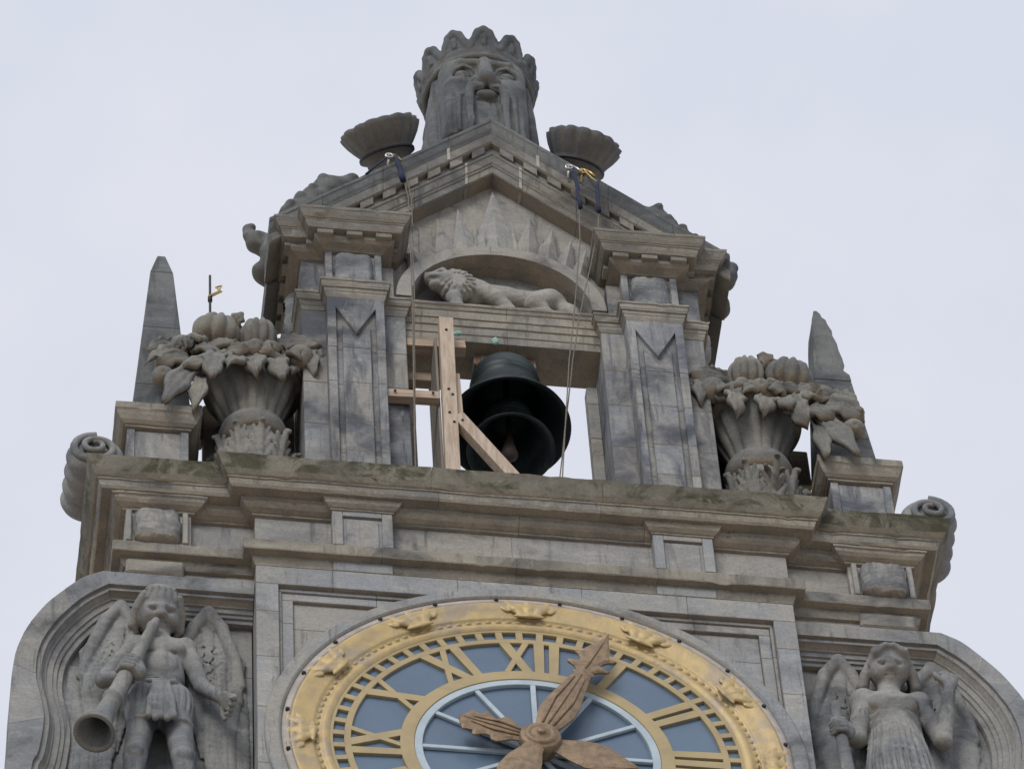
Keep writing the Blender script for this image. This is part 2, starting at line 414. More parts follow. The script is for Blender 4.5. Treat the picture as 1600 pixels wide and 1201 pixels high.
# ================================================================ setting
g_ = mesh_obj('ground', [(-3000, -3000, GROUND), (3000, -3000, GROUND), (3000, 3000, GROUND), (-3000, 3000, GROUND)], [(0, 1, 2, 3)], 'ground_paving')
g_['kind'] = 'structure'

# ================================================================ the tower
tower = tag(empty('clock_tower', (0, 0, GROUND)), 'weathered sandstone clock tower top with bell opening under a steep pediment', 'clock tower')
TI = Matrix.Translation((0, 0, -GROUND))
def part(name, label=None):
    o = empty(name, (0, 0, -GROUND), tower)
    if label: o['label'] = label
    return o
# shaft down to the street, hardly seen
shaft = part('shaft')
box('shaft_wall', -4.0, 4.0, .55, 7.5, GROUND, -1.9, 'ashlar', shaft, .02)
box('shaft_ledge', -4.3, 4.3, .30, 7.7, -1.9, -1.75, 'cornice_stone', shaft, .02)
core = part('wall')
box('wall_core', -3.19, 3.19, .25, 1.15, 2.1, 3.30, 'ashlar', core, .01)
box('wall_core', -3.3, 3.3, .501, 1.15, .8, 2.099, 'ashlar', core, .01)
box('wall_core', -3.9, 3.9, .501, 1.15, -1.75, .799, 'ashlar', core, .01)

# ---- clock wall: stepped frame round the dial
fr = part('clock_wall')
def frame_stones(x0, x1, z0, z1, y0, y1, cuts, axis, mat='frame_stone'):
    c = [z0 if axis == 'z' else x0]+cuts+[z1 if axis == 'z' else x1]
    for a, b in zip(c[:-1], c[1:]):
        if axis == 'z': box('stone', x0, x1, y0, y1, a+.001, b-.001, mat, fr, .004)
        else: box('stone', a+.001, b-.001, y0, y1, z0, z1, mat, fr, .004)
frame_stones(-2.167, 2.167, 2.003, 2.245, .03, .3, [-1.55, -.55, .45, 1.3], 'x')
frame_stones(-1.985, 1.985, 1.962, 2.0015, .072, .3, [-1.2, 0.1, 1.35], 'x')
frame_stones(-1.958, 1.958, 1.868, 1.9605, .09, .3, [-1.2, .1, 1.35], 'x')
for s in (-1, 1):
    a = sorted((s*1.988, s*2.167)); frame_stones(*a, -1.75, 2.0015, .03, .3, [-1.1, -.4, .33, 1.0, 1.62], 'z')
    a = sorted((s*1.960, s*1.985)); frame_stones(*a, -1.75, 1.9605, .072, .3, [-.7, .4, 1.55], 'z')
    a = sorted((s*1.868, s*1.958)); frame_stones(*a, -1.75, 1.8665, .09, .3, [-.7, .4, 1.55], 'z')
for (x0, x1) in ((-1.866, -.9), (-.9, 0), (0, .9), (.9, 1.866)):
    for (z0, z1) in ((-1.75, .5), (.5, 1.52), (1.52, 1.866)):
        box('stone', x0+.0015, x1-.0015, .122, .3, z0+.0015, z1-.0015, 'frame_stone', fr, .003)
# moulded stone ring bedding the dial
lathe('dial_surround', [(1.985, .2), (1.985, .02), (1.998, .0), (2.012, -.012), (2.098, -.012), (2.112, .0), (2.118, .02), (2.118, .2)], 'frame_stone', fr, axis='Y', n=144, smooth=False)

# ---- main entablature
YW, XW, YS, XS = .06, 2.167, .17, 3.207
plan = [(-XS, 1.15), (-XS, YS), (-XW, YS), (-XW, YW), (XW, YW), (XW, YS), (XS, YS), (XS, 1.15)]
ent = part('entablature')
corn = part('cornice', 'mossy projecting cornice under the bell opening')
sweep(plan, [(.335, 3.385), (.325, 3.352), (.322, 3.345), (.312, 3.318), (.285, 3.235), (.262, 3.195), (.25, 3.185)], 'cornice_stone', 'mossy_stone', corn, back=-.2, jl=1.35, amp=.009, step=.06)
sweep(plan, [(.247, 3.184), (.247, 3.168), (.236, 3.165), (.232, 3.145), (.222, 3.11), (.205, 3.088)], 'cornice_moulding', 'cornice_stone', corn, back=-.2, jl=1.35)
# bed moulding breaks forward over the corner blocks
def bedplan(dx): 
    return [(-XS, 1.15), (-XS, YS-dx), (-2.68, YS-dx), (-2.68, YS), (-XW, YS), (-XW, YW), (XW, YW), (XW, YS), (2.68, YS), (2.68, YS-dx), (XS, YS-dx), (XS, 1.15)]
bp_ = bedplan(.07)
sweep(bp_, [(.125, 3.0865), (.125, 3.062), (.11, 3.055), (.10, 3.03), (.075, 3.005), (.04, 2.985), (.028, 2.982), (.028, 2.962), (0, 2.96)], 'bed_stone', 'cornice_stone', ent, back=-.2, jl=1.2)
sweep(bp_, [(0, 2.959), (0, 2.8), (0, 2.65), (0, 2.515)], 'frieze_stone', 'ashlar', ent, back=-.2, jl=1.15, amp=.0015)
sweep(plan, [(.10, 2.513), (.104, 2.50), (.104, 2.388), (.098, 2.378), (.034, 2.376), (.033, 2.362), (.026, 2.34), (.012, 2.312), (.008, 2.295), (.008, 2.282), (-.02, 2.278), (-.02, 2.2)], 'band_stone', 'cornice_stone', ent, back=-.2, jl=1.1, amp=.003)
# architrave plane of the wings under the band, with sunk panels
for s in (-1, 1):
    a = sorted((s*2.172, s*3.205)); box('stone', *a, YS+.012, .5, 2.08, 2.2415, 'ashlar', ent, .004)
    a = sorted((s*2.73, s*3.195)); box('architrave_block', *a, YS-.045, YS+.03, 2.17, 2.355, 'cornice_stone', ent, .02)
    # panelled frieze blocks flanking the axis
    for bx in (s*1.307,):
        a, b = bx-.245, bx+.245
        box('frieze_block', a, b, -.02, .1, 2.515, 3.0, 'frame_stone', ent, .006)
        for (x0, x1, z0, z1) in ((a, a+.085, 2.516, 3.0), (b-.085, b, 2.516, 3.0), (a+.087, b-.087, 2.93, 3.0)):
            box('block_border', x0, x1, -.045, -.018, z0, z1, 'frame_stone', ent, .004)
        box('block_panel', a+.115, b-.115, -.034, -.0185, 2.516, 2.90, 'ashlar', ent, .003)
        sweep([(a-.002, .1), (a-.002, -.045), (b+.002, -.045), (b+.002, .1)], [(.07, 3.0866), (.07, 3.07), (.062, 3.064), (.05, 3.04), (.022, 3.012), (.012, 3.01), (.012, 2.992), (0, 2.99)], 'block_cap', 'cornice_stone', ent, back=-.03, nojoint=True)
        box('architrave_drop', a+.005, b-.005, .024, .1, 2.2465, 2.374, 'frame_stone', ent, .004)
        # rough uncarved boss on the corner blocks
    cx = s*2.955
    for x0 in (cx-.25, cx+.205):
        box('corner_border', x0, x0+.045, .055, .11, 2.516, 2.95, 'ashlar', ent, .008)
    S = Carve((cx-.24, -.06, 2.49), (cx+.24, .2, 2.97), .016)
    S.box((cx, .09, 2.72), (.185, .10, .205), rd=.07, k=0).rough(.006, 30, 3+s)
    S.build('boss', 'ashlar_washed', ent)
# floor of the belfry
terr = part('terrace')
box('terrace_slab', -3.15, 3.15, .0, 1.15, 3.30, 3.378, 'mossy_stone', terr, .01)

# ---- belfry piers
ZB = 3.379
def courses(z0, z1, n, seed):
    r = random.Random(seed); c = [z0+(z1-z0)*i/n+(r.uniform(-.06, .06) if 0 < i < n else 0) for i in range(n+1)]
    return list(zip(c[:-1], c[1:]))
for s in (-1, 1):
    pier = part('pier')
    for i, (a, b) in enumerate(courses(ZB, 6.335, 5, 11)):
        x = sorted((s*.845, s*1.735)); box('stone', *x, .15, .62, a+.0011, b-.0011, 'ashlar_washed', pier, .006)
        x = sorted((s*1.25, s*1.73)); box('stone', *x, .623, .95, a+.0011, b-.0011, 'ashlar', pier, .006)
        x = sorted((s*.745, s*.843)); box('stone', *x, .50, .615, a+.002, min(b, 6.0)-.002, 'ashlar', pier, .006)
    # concave flare at the foot of the pier
    pts = [(s*1.7355, ZB), (s*1.98, ZB)]+[(s*(1.98-.2445*math.sin(t)), ZB+.85*(1-math.cos(t))) for t in [R(q) for q in range(6, 91, 6)]]
    prism('flare', pts, .20, .6, 'ashlar_washed', pier)
    for (a, b) in courses(6.562, 7.12, 1, 3):
        x = sorted((s*.93, s*1.735)); box('stone', *x, .15, .95, a, b, 'ashlar_washed', pier, .006)
    # pilaster with an M-shaped sunk channel
    pil = part('pilaster')
    c0 = s*1.29; W = .244
    cs = [ZB, 3.98, 4.43, 5.02, 5.56, 6.372]
    for a, b in zip(cs[:-1], cs[1:]):
        box('stone', c0-W, c0+W, .042, .149, a+.0011, b-.0011, 'ashlar_washed', pil, .004)
        if b < 6.3:
            for x0, x1 in ((c0-W, c0-.172), (c0+.172, c0+W)): box('border_stone', x0, x1, .005, .041, a+.0011, b-.0011, 'ashlar_washed', pil, .005)
            box('panel_stone', c0-.118, c0+.118, .008, .041, a+.0011, b-.0011, 'ashlar_washed', pil, .005)
    a, b = cs[-2], cs[-1]
    prism('border_stone', [(c0-W, a+.002), (c0-.172, a+.002), (c0-.172, 6.20), (c0, 5.80), (c0+.172, 6.20), (c0+.172, a+.002), (c0+W, a+.002), (c0+W, b), (c0-W, b)], .005, .041, 'ashlar_washed', pil)
    prism('panel_stone', [(c0-.118, a+.002), (c0+.118, a+.002), (c0+.118, 5.93), (c0, 5.66), (c0-.118, 5.93)], .008, .041, 'ashlar_washed', pil)
    # impost
    imp = part('impost')
    pth = [(-1.735, .95), (-1.735, .15), (-1.534, .15), (-1.534, .005), (-1.046, .005), (-1.046, .15), (-.845, .15), (-.845, .5)]
    if s > 0: pth = [(-x, y) for x, y in pth][::-1]
    sweep(pth, [(.062, 6.56), (.062, 6.532), (.052, 6.527), (.05, 6.475), (.044, 6.468), (.044, 6.452), (.03, 6.448), (.026, 6.41), (.02, 6.405), (.016, 6.375), (0, 6.34)], 'impost_stone', 'cornice_stone', imp, back=-.1, jl=.9)
    # attic block with rough boss
    blk = part('attic_block')
    box('stone', c0-W, c0+W, .055, .149, 6.562, 7.12, 'ashlar_washed', blk, .006)
    for x0 in (c0-W, c0+W-.06): box('border_stone', x0, x0+.06, .03, .0545, 6.562, 7.13, 'ashlar_washed', blk, .006)
    S = Carve((c0-.22, -.08, 6.54), (c0+.22, .14, 7.14), .016)
    S.box((c0, .07, 6.83), (.165, .09, .25), rd=.07, k=0).rough(.006, 30, 8+s)
    S.build('boss', 'ashlar_washed', blk)
    # upper cornice
    uc = part('upper_cornice')
    pth = [(-1.735, .95), (-1.735, .15), (-1.534, .15), (-1.534, .03), (-1.046, .03), (-1.046, .32)]
    if s > 0: pth = [(-x, y) for x, y in pth][::-1]
    sweep(pth, [(.25, 7.465), (.248, 7.435), (.238, 7.425), (.225, 7.385), (.203, 7.352), (.196, 7.35), (.196, 7.335), (.186, 7.328), (.178, 7.29), (.158, 7.252)], 'cornice_stone', 'upper_stone', uc, back=-.15, jl=1.2, amp=.005)
    sweep(pth, [(.105, 7.251), (.105, 7.192), (.098, 7.185), (.075, 7.165), (.03, 7.145), (.012, 7.135), (.012, 7.122), (0, 7.12)], 'bed_stone', 'upper_stone', uc, back=-.15, jl=1.2)
    for dx in (-.255, -.0, .255): box('dentil', c0+dx-.07, c0+dx+.07, -.118, -.07, 7.192, 7.25, 'upper_stone', uc, .004)
    xo = s*1.735
    for yy in (.10, .30, .50, .70, .88):
        x = sorted((xo+s*.10, xo+s*.148)); box('dentil', *x, yy-.06, yy+.06, 7.192, 7.25, 'upper_stone', uc, .004)
    x = sorted((s*1.60, s*1.70)); box('dentil', *x, .0, .05, 7.192, 7.25, 'upper_stone', uc, .004)
    x = sorted((s*.90, s*.945))
    box('dentil', *x, .02, .14, 7.192, 7.25, 'upper_stone', uc, .004)
    # small console on the flank under the upper cornice
    S = Carve((xo-.12, .2, 6.3), (xo+.12, .8, 7.2), .018)
    S.frame().line([(xo, .5, 6.5), (xo+s*.05, .5, 6.75), (xo+s*.02, .5, 7.05)], [.09, .13, .06], k=.03).rough(.01, 10, 2)
    S.build('flank_console', 'carved_stone', uc)

# ---- lintel over the opening
lin = part('lintel')
sweep([(-.845, .20), (.845, .20)], [(.035, 6.662), (.035, 6.628), (.022, 6.62), (.012, 6.585), (0, 6.578), (0, 6.47), (-.012, 6.465), (-.012, 6.375), (-.026, 6.37), (-.026, 6.265), (-.036, 6.26), (-.036, 6.16)], 'lintel_stone', 'cornice_stone', lin, back=-.42, jl=.84, amp=.003)

# ---- tympanum with lunette
tym = part('tympanum')
ZL = 6.664; SL = 1.01; ZT = 8.80
def edge_r(t):
    """distance from the lunette centre to the outline of the tympanum at angle t"""
    c, s_ = math.cos(t), math.sin(t); r = 9
    if abs(c) > 1e-6: r = min(r, 1.044/abs(c))
    return min(r, (ZT-ZL)/(s_+SL*abs(c)))
sect = [0, 14, 34, 62, 90, 118, 146, 166, 180]
for a, b in zip(sect[:-1], sect[1:]):
    T = [R(a+(b-a)*q/12) for q in range(13)]
    pts = [(.79*math.cos(t), ZL+.79*math.sin(t)) for t in T]+[(edge_r(t)*math.cos(t), ZL+edge_r(t)*math.sin(t)) for t in T[::-1]]
    cx = sum(p[0] for p in pts)/len(pts); cz = sum(p[1] for p in pts)/len(pts)
    prism('stone', [(p[0]+(cx-p[0])*.003, p[1]+(cz-p[1])*.003) for p in pts], .25, .47, 'ashlar', tym)
T = [R(q*4) for q in range(46)]
for a, b in ((0, 15), (15, 30), (30, 45)):
    tt = T[a:b+1]
    prism('arch_stone', [(.785*math.cos(t), ZL+.785*math.sin(t)) for t in tt]+[(.915*math.cos(t), ZL+.915*math.sin(t)) for t in tt[::-1]], .130, .262, 'ashlar', tym)
box('lunette_back', -.80, .80, .37, .5, 6.63, 7.46, 'ashlar', tym, .002)
# sun rays: ridged wedges standing proud of the tympanum
rays = part('sunburst', 'carved fan of pointed sun rays above the arch')
tips = [(0, 8.60, 0, 14), (.325, 8.26, 17.2, 8.5), (.515, 8.06, 28.6, 8.5), (.675, 7.89, 40, 8.5), (.80, 7.75, 51, 8.5)]
for i, (tx, tz, an, ha) in enumerate(tips):
    for s in ((1,) if i == 0 else (-1, 1)):
        rr = .915; A = lambda d: (s*rr*math.sin(R(an+d)), ZL+rr*math.cos(R(an+d)))
        l, c_, r_ = A(-ha), A(0), A(ha); tx_ = s*tx
        V = [(l[0], .215, l[1]), (r_[0], .215, r_[1]), (c_[0], .128, c_[1]), (tx_, .175, tz), (l[0], .27, l[1]), (r_[0], .27, r_[1]), (tx_, .27, tz+.005)]
        F = [(0, 2, 3), (2, 1, 3), (0, 1, 2), (0, 3, 6, 4), (1, 5, 6, 3), (4, 6, 5), (0, 4, 5, 1)]
        fixnormals(mesh_obj('ray', V, F, 'ashlar', rays))
        if i:   # lower rays fill the gaps of the fan
            pt = tips[i-1]; q = A(-ha*.66); m2 = (s*(tx+pt[0])/2, min(tz, pt[1])-.13-.04*i); w_ = .085
            V = [(q[0]-s*w_, .235, q[1]+.02), (q[0]+s*w_, .235, q[1]-.02), (q[0], .17, q[1]), (m2[0], .215, m2[1]), (q[0], .28, q[1])]
            fixnormals(mesh_obj('ray', V, [(0, 2, 3), (2, 1, 3), (0, 1, 4), (0, 3, 4), (1, 4, 3), (0, 2, 1)], 'ashlar', rays))

# ---- raking cornice
rake = part('raking_cornice')
ZA = 9.54
def rake_run(prof, mat, back, name, cuts, amp=.005):
    ring = prof+[(back, prof[-1][1]), (back, prof[0][1])]; k = len(ring)
    for s in (-1, 1):
        for a, b in zip(cuts[:-1], cuts[1:]):
            m_ = max(2, int((b-a)/.1)); xs = [a+(b-a)*q/m_ for q in range(m_+1)]
            if a > 0: xs[0] += .003
            V = []; F = []
            for x in xs:
                for qi, (y, dz) in enumerate(ring): V.append(jit((s*x, y, ZA-SL*x+dz), amp if qi < len(prof) else 0))
            for q in range(m_):
                for j in range(k): F.append([q*k+j, q*k+(j+1) % k, (q+1)*k+(j+1) % k, (q+1)*k+j])
            F += [list(range(k)), [m_*k+j for j in range(k)][::-1]]
            fixnormals(mesh_obj(name, V, F, mat, rake))
rake_run([(-.035, 0), (-.032, -.04), (-.02, -.055), (-.005, -.13), (.008, -.155), (.012, -.16), (.012, -.178)], 'dark_carved_stone', .45, 'rake_stone', [0, .40, 1.0, 1.55, 2.02])
rake_run([(.016, -.179), (.02, -.19), (.022, -.31), (.04, -.325)], 'upper_stone', .45, 'fascia_stone', [0, .40, 1.0, 1.55, 2.02])
rake_run([(-.006, -.10), (.002, -.155), (.008, -.18), (.014, -.20), (.016, -.30), (.05, -.322)], 'lime_mortar', .3, 'mortar_joint', [.385, .415], 0.003)
rake_run([(.043, -.458), (.043, -.49), (.056, -.505), (.062, -.60), (.076, -.618), (.088, -.65), (.088, -.74), (.2, -.756)], 'lime_mortar', .3, 'mortar_joint', [.228, .254], 0.003)
rake_run([(.085, -.326), (.085, -.44), (.075, -.455)], 'upper_stone', .45, 'bed_stone', [0, .38, 1.0, 1.62])
rake_run([(.05, -.456), (.05, -.49), (.062, -.50), (.068, -.60), (.082, -.615), (.082, -.635), (.095, -.645), (.095, -.735), (.105, -.745), (.25, -.75)], 'upper_stone', .46, 'architrave_stone', [0, .24, .72, 1.2], amp=.004)
for s in (-1, 1):
    for i in range(8):
        xa = .07+i*.205; xb = xa+.115
        V = [(s*x, y, ZA-SL*x+dz) for y in (.035, .086) for (x, dz) in ((xa, -.329), (xb, -.329), (xb, -.435), (xa, -.435))]
        fixnormals(mesh_obj('dentil', V, [(0, 1, 2, 3), (4, 5, 6, 7), (0, 1, 5, 4), (1, 2, 6, 5), (2, 3, 7, 6), (3, 0, 4, 7)], 'upper_stone', rake))
# gabled roof behind the pediment
roof = part('roof')
V = [(sx*x, y, ZA-SL*x-.06+dz) for y in (.46, 1.02) for (sx, x, dz) in ((-1, 2.0, 0), (-1, 1e-6, 0), (1, 2.0, 0), (1, 2.0, -.3), (1, 1e-6, -.7), (-1, 2.0, -.3))]
fixnormals(mesh_obj('roof_slab', V, [(0, 1, 4, 5), (1, 2, 3, 4), (6, 7, 10, 11), (7, 8, 9, 10), (0, 6, 7, 1), (1, 7, 8, 2), (2, 8, 9, 3), (3, 9, 10, 4), (4, 10, 11, 5), (5, 11, 6, 0)], 'dark_carved_stone', roof))

# ---- curved niche frames on the wings
outer = [(-2.172, 2.136), (-2.8, 2.136), (-3.372, 2.134), (-3.543, 2.01), (-3.71, 1.785), (-3.835, 1.58), (-3.956, 1.281), (-4.03, .976), (-4.056, .70), (-4.062, .345), (-4.066, -.13), (-4.075, -.6), (-4.10, -1.2), (-4.10, -1.75)]
inner = [(-2.172, 1.962), (-2.8, 1.962), (-3.326, 1.962), (-3.50, 1.79), (-3.655, 1.555), (-3.755, 1.35), (-3.835, 1.12), (-3.872, .88), (-3.868, .60), (-3.812, .255), (-3.80, .03), (-3.832, -.336), (-3.882, -.6), (-3.90, -1.75)]
def smooth_path(p, n=4):
    """Catmull-Rom through all but the straight head of the frame"""
    o = list(p[:2])
    for i in range(2, len(p)-1):
        p0, p1, p2, p3 = p[i-1] if i > 2 else p[i], p[i], p[i+1], p[min(i+2, len(p)-1)]
        for q in range(n):
            t = q/n; o.append(tuple(.5*(2*p1[c]+(p2[c]-p0[c])*t+(2*p0[c]-5*p1[c]+4*p2[c]-p3[c])*t*t+(-p0[c]+3*p1[c]-3*p2[c]+p3[c])*t**3) for c in (0, 1)))
    o.append(p[-1]); return o
so_, si_ = smooth_path(outer), smooth_path(inner)
def inward(p):
    n_ = []
    for i in range(len(p)):
        a = Vector(p[max(i-1, 0)]); b = Vector(p[min(i+1, len(p)-1)]); d = (b-a).normalized(); n_.append(Vector((-d.y, d.x)))
    return n_
ni_ = inward(si_)
for s in (-1, 1):
    nic = part('niche')
    f = lambda x: x if s < 0 else -x
    # flat outer band, cut into stones
    cuts = [0, 2, 9, 17, 25, 33, len(so_)-1]
    for a, b in zip(cuts[:-1], cuts[1:]):
        V = []; F = []
        for i in range(a, b+1):
            sh = .002*((i == a)-(i == b))
            for (p, y) in ((so_[i], .12), (si_[i], .12), (si_[i], .6), (so_[i], .6)):
                q = jit((p[0], y, p[1]), .002); V.append((f(q[0]), q[1], q[2]-(sh if i > 2 else 0)))
        k = b-a
        for i in range(k):
            for j in range(4): F.append([i*4+j, i*4+(j+1) % 4, (i+1)*4+(j+1) % 4, (i+1)*4+j])
        F += [[0, 1, 2, 3], [k*4+3, k*4+2, k*4+1, k*4]]
        fixnormals(mesh_obj('stone', V, F, 'niche_stone', nic))
    # receding mouldings
    prof = [(.0, .15), (.045, .15), (.052, .17), (.075, .205), (.085, .21), (.09, .225), (.135, .23), (.14, .245), (.17, .25), (.175, .268), (.215, .272), (.22, .30), (.22, .5), (.0, .5)]
    V = []; F = []; k = len(prof)
    for i, p in enumerate(si_):
        for (o, y) in prof:
            q = jit((p[0]+ni_[i].x*(o-.001), y, p[1]+ni_[i].y*(o-.001)), .002); V.append((f(q[0]), q[1], q[2]))
    for i in range(len(si_)-1):
        for j in range(k): F.append([i*k+j, i*k+(j+1) % k, (i+1)*k+(j+1) % k, (i+1)*k+j])
    F += [list(range(k)), [(len(si_)-1)*k+j for j in range(k)]]
    fixnormals(mesh_obj('moulding', V, F, 'niche_stone', nic))
    x = sorted((s*2.172, s*3.75))
    for (a, b) in ((-1.75, -.7), (-.7, .25), (.25, 1.1), (1.1, 1.9)):
        box('stone', *x, .325, .5, a+.001, b-.001, 'carved_stone', nic, .003)
# ================================================================ the clock
clock = tag(empty('tower_clock', (0, .06, 0)), 'round gilded tower clock with roman numerals and slate-blue glass', 'clock')
def ck(o): 
    o.parent = clock; o.location = (0, -.06, 0); return o
N2 = lambda a, r, y: (r*math.sin(a), y, r*math.cos(a))
# gilded moulded rim
ck(lathe('dial_rim', [(1.925, .1), (1.925, -.006), (1.945, -.012), (1.962, .0), (1.984, .004), (1.984, .1)], 'dial_rim', None, axis='Y', n=180))
ck(lathe('gilded_band', [(1.60, .09), (1.60, .046), (1.615, .034), (1.635, .022), (1.655, .018), (1.675, .024), (1.685, .034), (1.735, .036), (1.745, .022), (1.755, .018), (1.79, .018), (1.85, .004), (1.905, -.012), (1.9245, -.01), (1.9245, .09)], 'gilding', None, axis='Y', n=180))
# bead-and-leaf run inside the band
V = []; F = []
for i in range(132):
    a = 2*math.pi*i/132; u = N2(a+math.pi/2, 1, 0); r = N2(a, 1, 0)
    for ring, (rr, dy) in enumerate(((1, .0), (.62, -.010), (0, -.013))):
        for q in range(8):
            t = 2*math.pi*q/8; V.append(tuple(N2(a, 1.711, .034)[c]+u[c]*.030*rr*math.cos(t)+r[c]*.019*rr*math.sin(t)+(dy if c == 1 else 0) for c in range(3)))
    b0 = i*24
    for k in range(2):
        for q in range(8): F.append((b0+k*8+q, b0+k*8+(q+1) % 8, b0+(k+1)*8+(q+1) % 8, b0+(k+1)*8+q))
o = ck(mesh_obj('bead_moulding', V, F, 'worn_gilding', None, True)); o['kind'] = 'stuff'
# twelve leaf crowns on the band
S = Carve((-.15, -.08, -.13), (.15, .04, .13), .007)
for sx in (-1, 0, 1):
    S.line([(sx*.03, 0, -.07), (sx*.055, -.012, 0), (sx*.088, -.005, .075)], [.016, .03, .026], k=.012)
    S.ell((sx*.095, -.015, .083), (.024, .024, .02), k=.008)
S.line([(-.06, 0, -.075), (0, -.01, -.083), (.06, 0, -.075)], [.012, .018, .012], k=.012)
for sx in (-1, 1): S.ell((sx*.115, 0, .02), (.018, .02, .05), rot=(0, sx*.5, 0), k=.01)
cr0 = S.build('leaf_crown', 'gilding')
for i in range(12):
    a = 2*math.pi*i/12; c_ = cr0 if i == 0 else cr0.copy()
    if i: col.objects.link(c_)
    c_.parent = clock; p = N2(a, 1.835, .004-.06); c_.location = p; c_.rotation_euler = (R(-8), a, 0); c_.scale = (1.75, .85, 1.2)
# fixing bolts
V, F = cbox_geo((0, 0, 0), (.016, .016, .016), .007); b0 = None
for i in range(24):
    a = 2*math.pi*(i+.5)/24; p = N2(a, 1.955, -.012-.06)
    if b0 is None: b0 = c_ = mesh_obj('bolt', V, F, 'dark_iron', clock)
    else: c_ = b0.copy(); col.objects.link(c_)
    c_.parent = clock; c_.location = p; c_.rotation_euler = (0, a, 0)
# chapter ring and minute track
def flat_ring(name, r0, r1, y0, y1, mat, n=180): return ck(lathe(name, [(r0, y1), (r0, y0+.004), (r0+.004, y0), (r1-.004, y0), (r1, y0+.004), (r1, y1)], mat, None, axis='Y', n=n, smooth=False))
flat_ring('minute_ring', 1.446, 1.50, .042, .075, 'dial_gold')
flat_ring('outer_ring', 1.585, 1.612, .040, .08, 'dial_gold')
flat_ring('inner_ring', .958, 1.068, .040, .075, 'dial_gold')
V, F = cbox_geo((0, 0, 1.5425), (.028, .016, .052), .003); b0 = None
for i in range(60):
    if b0 is None: b0 = c_ = mesh_obj('minute_bar', V, F, 'dial_gold', clock)
    else: c_ = b0.copy(); col.objects.link(c_)
    c_.parent = clock; c_.location = (0, .058-.06, 0); c_.rotation_euler = (0, 2*math.pi*(i+.5)/60, 0)
# numerals: radial bars between the rings
def bar_geo(x0, x1, wd, r0=1.05, r1=1.46, y0=.044, y1=.072):
    """bar from (x0,r0) to (x1,r1), in the numeral's own upright frame"""
    return [(x0-wd/2, y0, r0), (x0+wd/2, y0, r0), (x1+wd/2, y0, r1), (x1-wd/2, y0, r1), (x0-wd/2, y1, r0), (x0+wd/2, y1, r0), (x1+wd/2, y1, r1), (x1-wd/2, y1, r1)]
BF = [(0, 1, 2, 3), (7, 6, 5, 4), (0, 4, 5, 1), (1, 5, 6, 2), (2, 6, 7, 3), (3, 7, 4, 0)]
glyph = {'I': (.085, [('|', .078)]), 'V': (.20, [('\\', .085), ('/', .05)]), 'X': (.235, [('\\', .088), ('/', .05)])}
words = ['XII', 'I', 'II', 'III', 'IIII', 'V', 'VI', 'VII', 'VIII', 'IX', 'X', 'XI']
for h, wd_ in enumerate(words):
    tot = sum({'I': .118, 'V': .24, 'X': .25}[g] for g in wd_); x = -tot/2; V = []; F = []; yy = .044
    for g in wd_:
        w_ = {'I': .118, 'V': .24, 'X': .25}[g]; c_ = x+w_/2; x += w_
        if g == 'I': bars = [(c_, c_, .078)]
        elif g == 'V': bars = [(c_+.012, c_-.085, .082), (c_-.012, c_+.085, .05)]
        else: bars = [(c_+.09, c_-.09, .086), (c_-.09, c_+.09, .05)]
        for (a, b, ww) in bars:
            q = len(V); yy -= .0007
            V += [((v[0]*(.93+.12*(v[2]-1.05)/.41)), v[1], v[2]) for v in bar_geo(a, b, ww, y0=yy)]; F += [tuple(i+q for i in f) for f in BF]
    n_ = fixnormals(mesh_obj('numeral', V, F, 'dial_gold', clock)); n_.location = (0, -.06, 0); n_.rotation_euler = (0, 2*math.pi*h/12, 0)
    n_['label'] = 'gilded numeral '+wd_
# glass, one pane to each hour between the numerals and behind the hub
def sector(r0, r1, a0, a1, y, n=10):
    V = [N2(a0+(a1-a0)*i/n, r0, y) for i in range(n+1)]+[N2(a0+(a1-a0)*i/n, r1, y) for i in range(n+1)]
    return V, [(i, i+1, n+2+i, n+1+i) for i in range(n)]
for (r0, r1, off) in ((.96, 1.6, 0), (.0, .955, .5)):
    V, F = sector(max(r0, .01), r1, -math.pi/12, math.pi/12, 0); b0 = None
    for i in range(12):
        if b0 is None: b0 = c_ = fixnormals(mesh_obj('pane', V, F, 'dial_glass', clock))
        else: c_ = b0.copy(); col.objects.link(c_)
        c_.parent = clock; c_.location = (0, (.07 if r0 else .082)-.06, 0)
        c_.rotation_euler = (0, 2*math.pi*(i+off)/12, 0)
# pale lead ring and glazing bars in the centre
flat_ring('glazing_ring', .893, .957, .046, .08, 'white_lead')
V, F = cbox_geo((0, 0, .49), (.021, .015, .405), .004); b0 = None
for i in range(12):
    if b0 is None: b0 = c_ = mesh_obj('glazing_bar', V, F, 'white_lead', clock)
    else: c_ = b0.copy(); col.objects.link(c_)
    c_.parent = clock; c_.location = (0, .062-.06+i*.0004, 0); c_.rotation_euler = (0, 2*math.pi*i/12, 0)
# hands
def hand(name, half, y0, y1, ang, rib):
    """half = [(z, halfwidth)]; mirrored outline, a raised midrib of beads"""
    n = len(half); V = []; F = []
    for (z, wd) in half: V += [(-wd, y0+.012, z), (-wd*.72, y0, z), (0, y0-.006, z), (wd*.72, y0, z), (wd, y0+.012, z), (wd, y1, z), (-wd, y1, z)]
    for i in range(n-1):
        for j in range(7): F.append((i*7+j, i*7+(j+1) % 7, (i+1)*7+(j+1) % 7, (i+1)*7+j))
    F += [tuple(range(7)), tuple((n-1)*7+j for j in range(7))]
    o = fixnormals(mesh_obj(name, V, F, 'copper_hand', clock)); o.location = (0, -.06, 0); o.rotation_euler = (0, ang, 0)
    for (za, zb, x) in rib:
        r_ = tube('relief_line', [(x*.6, y0-.004, za), (x, y0-.009, (za+zb)/2), (x*.55, y0-.004, zb)], .011, 'copper_hand', o, n=6)
    return o
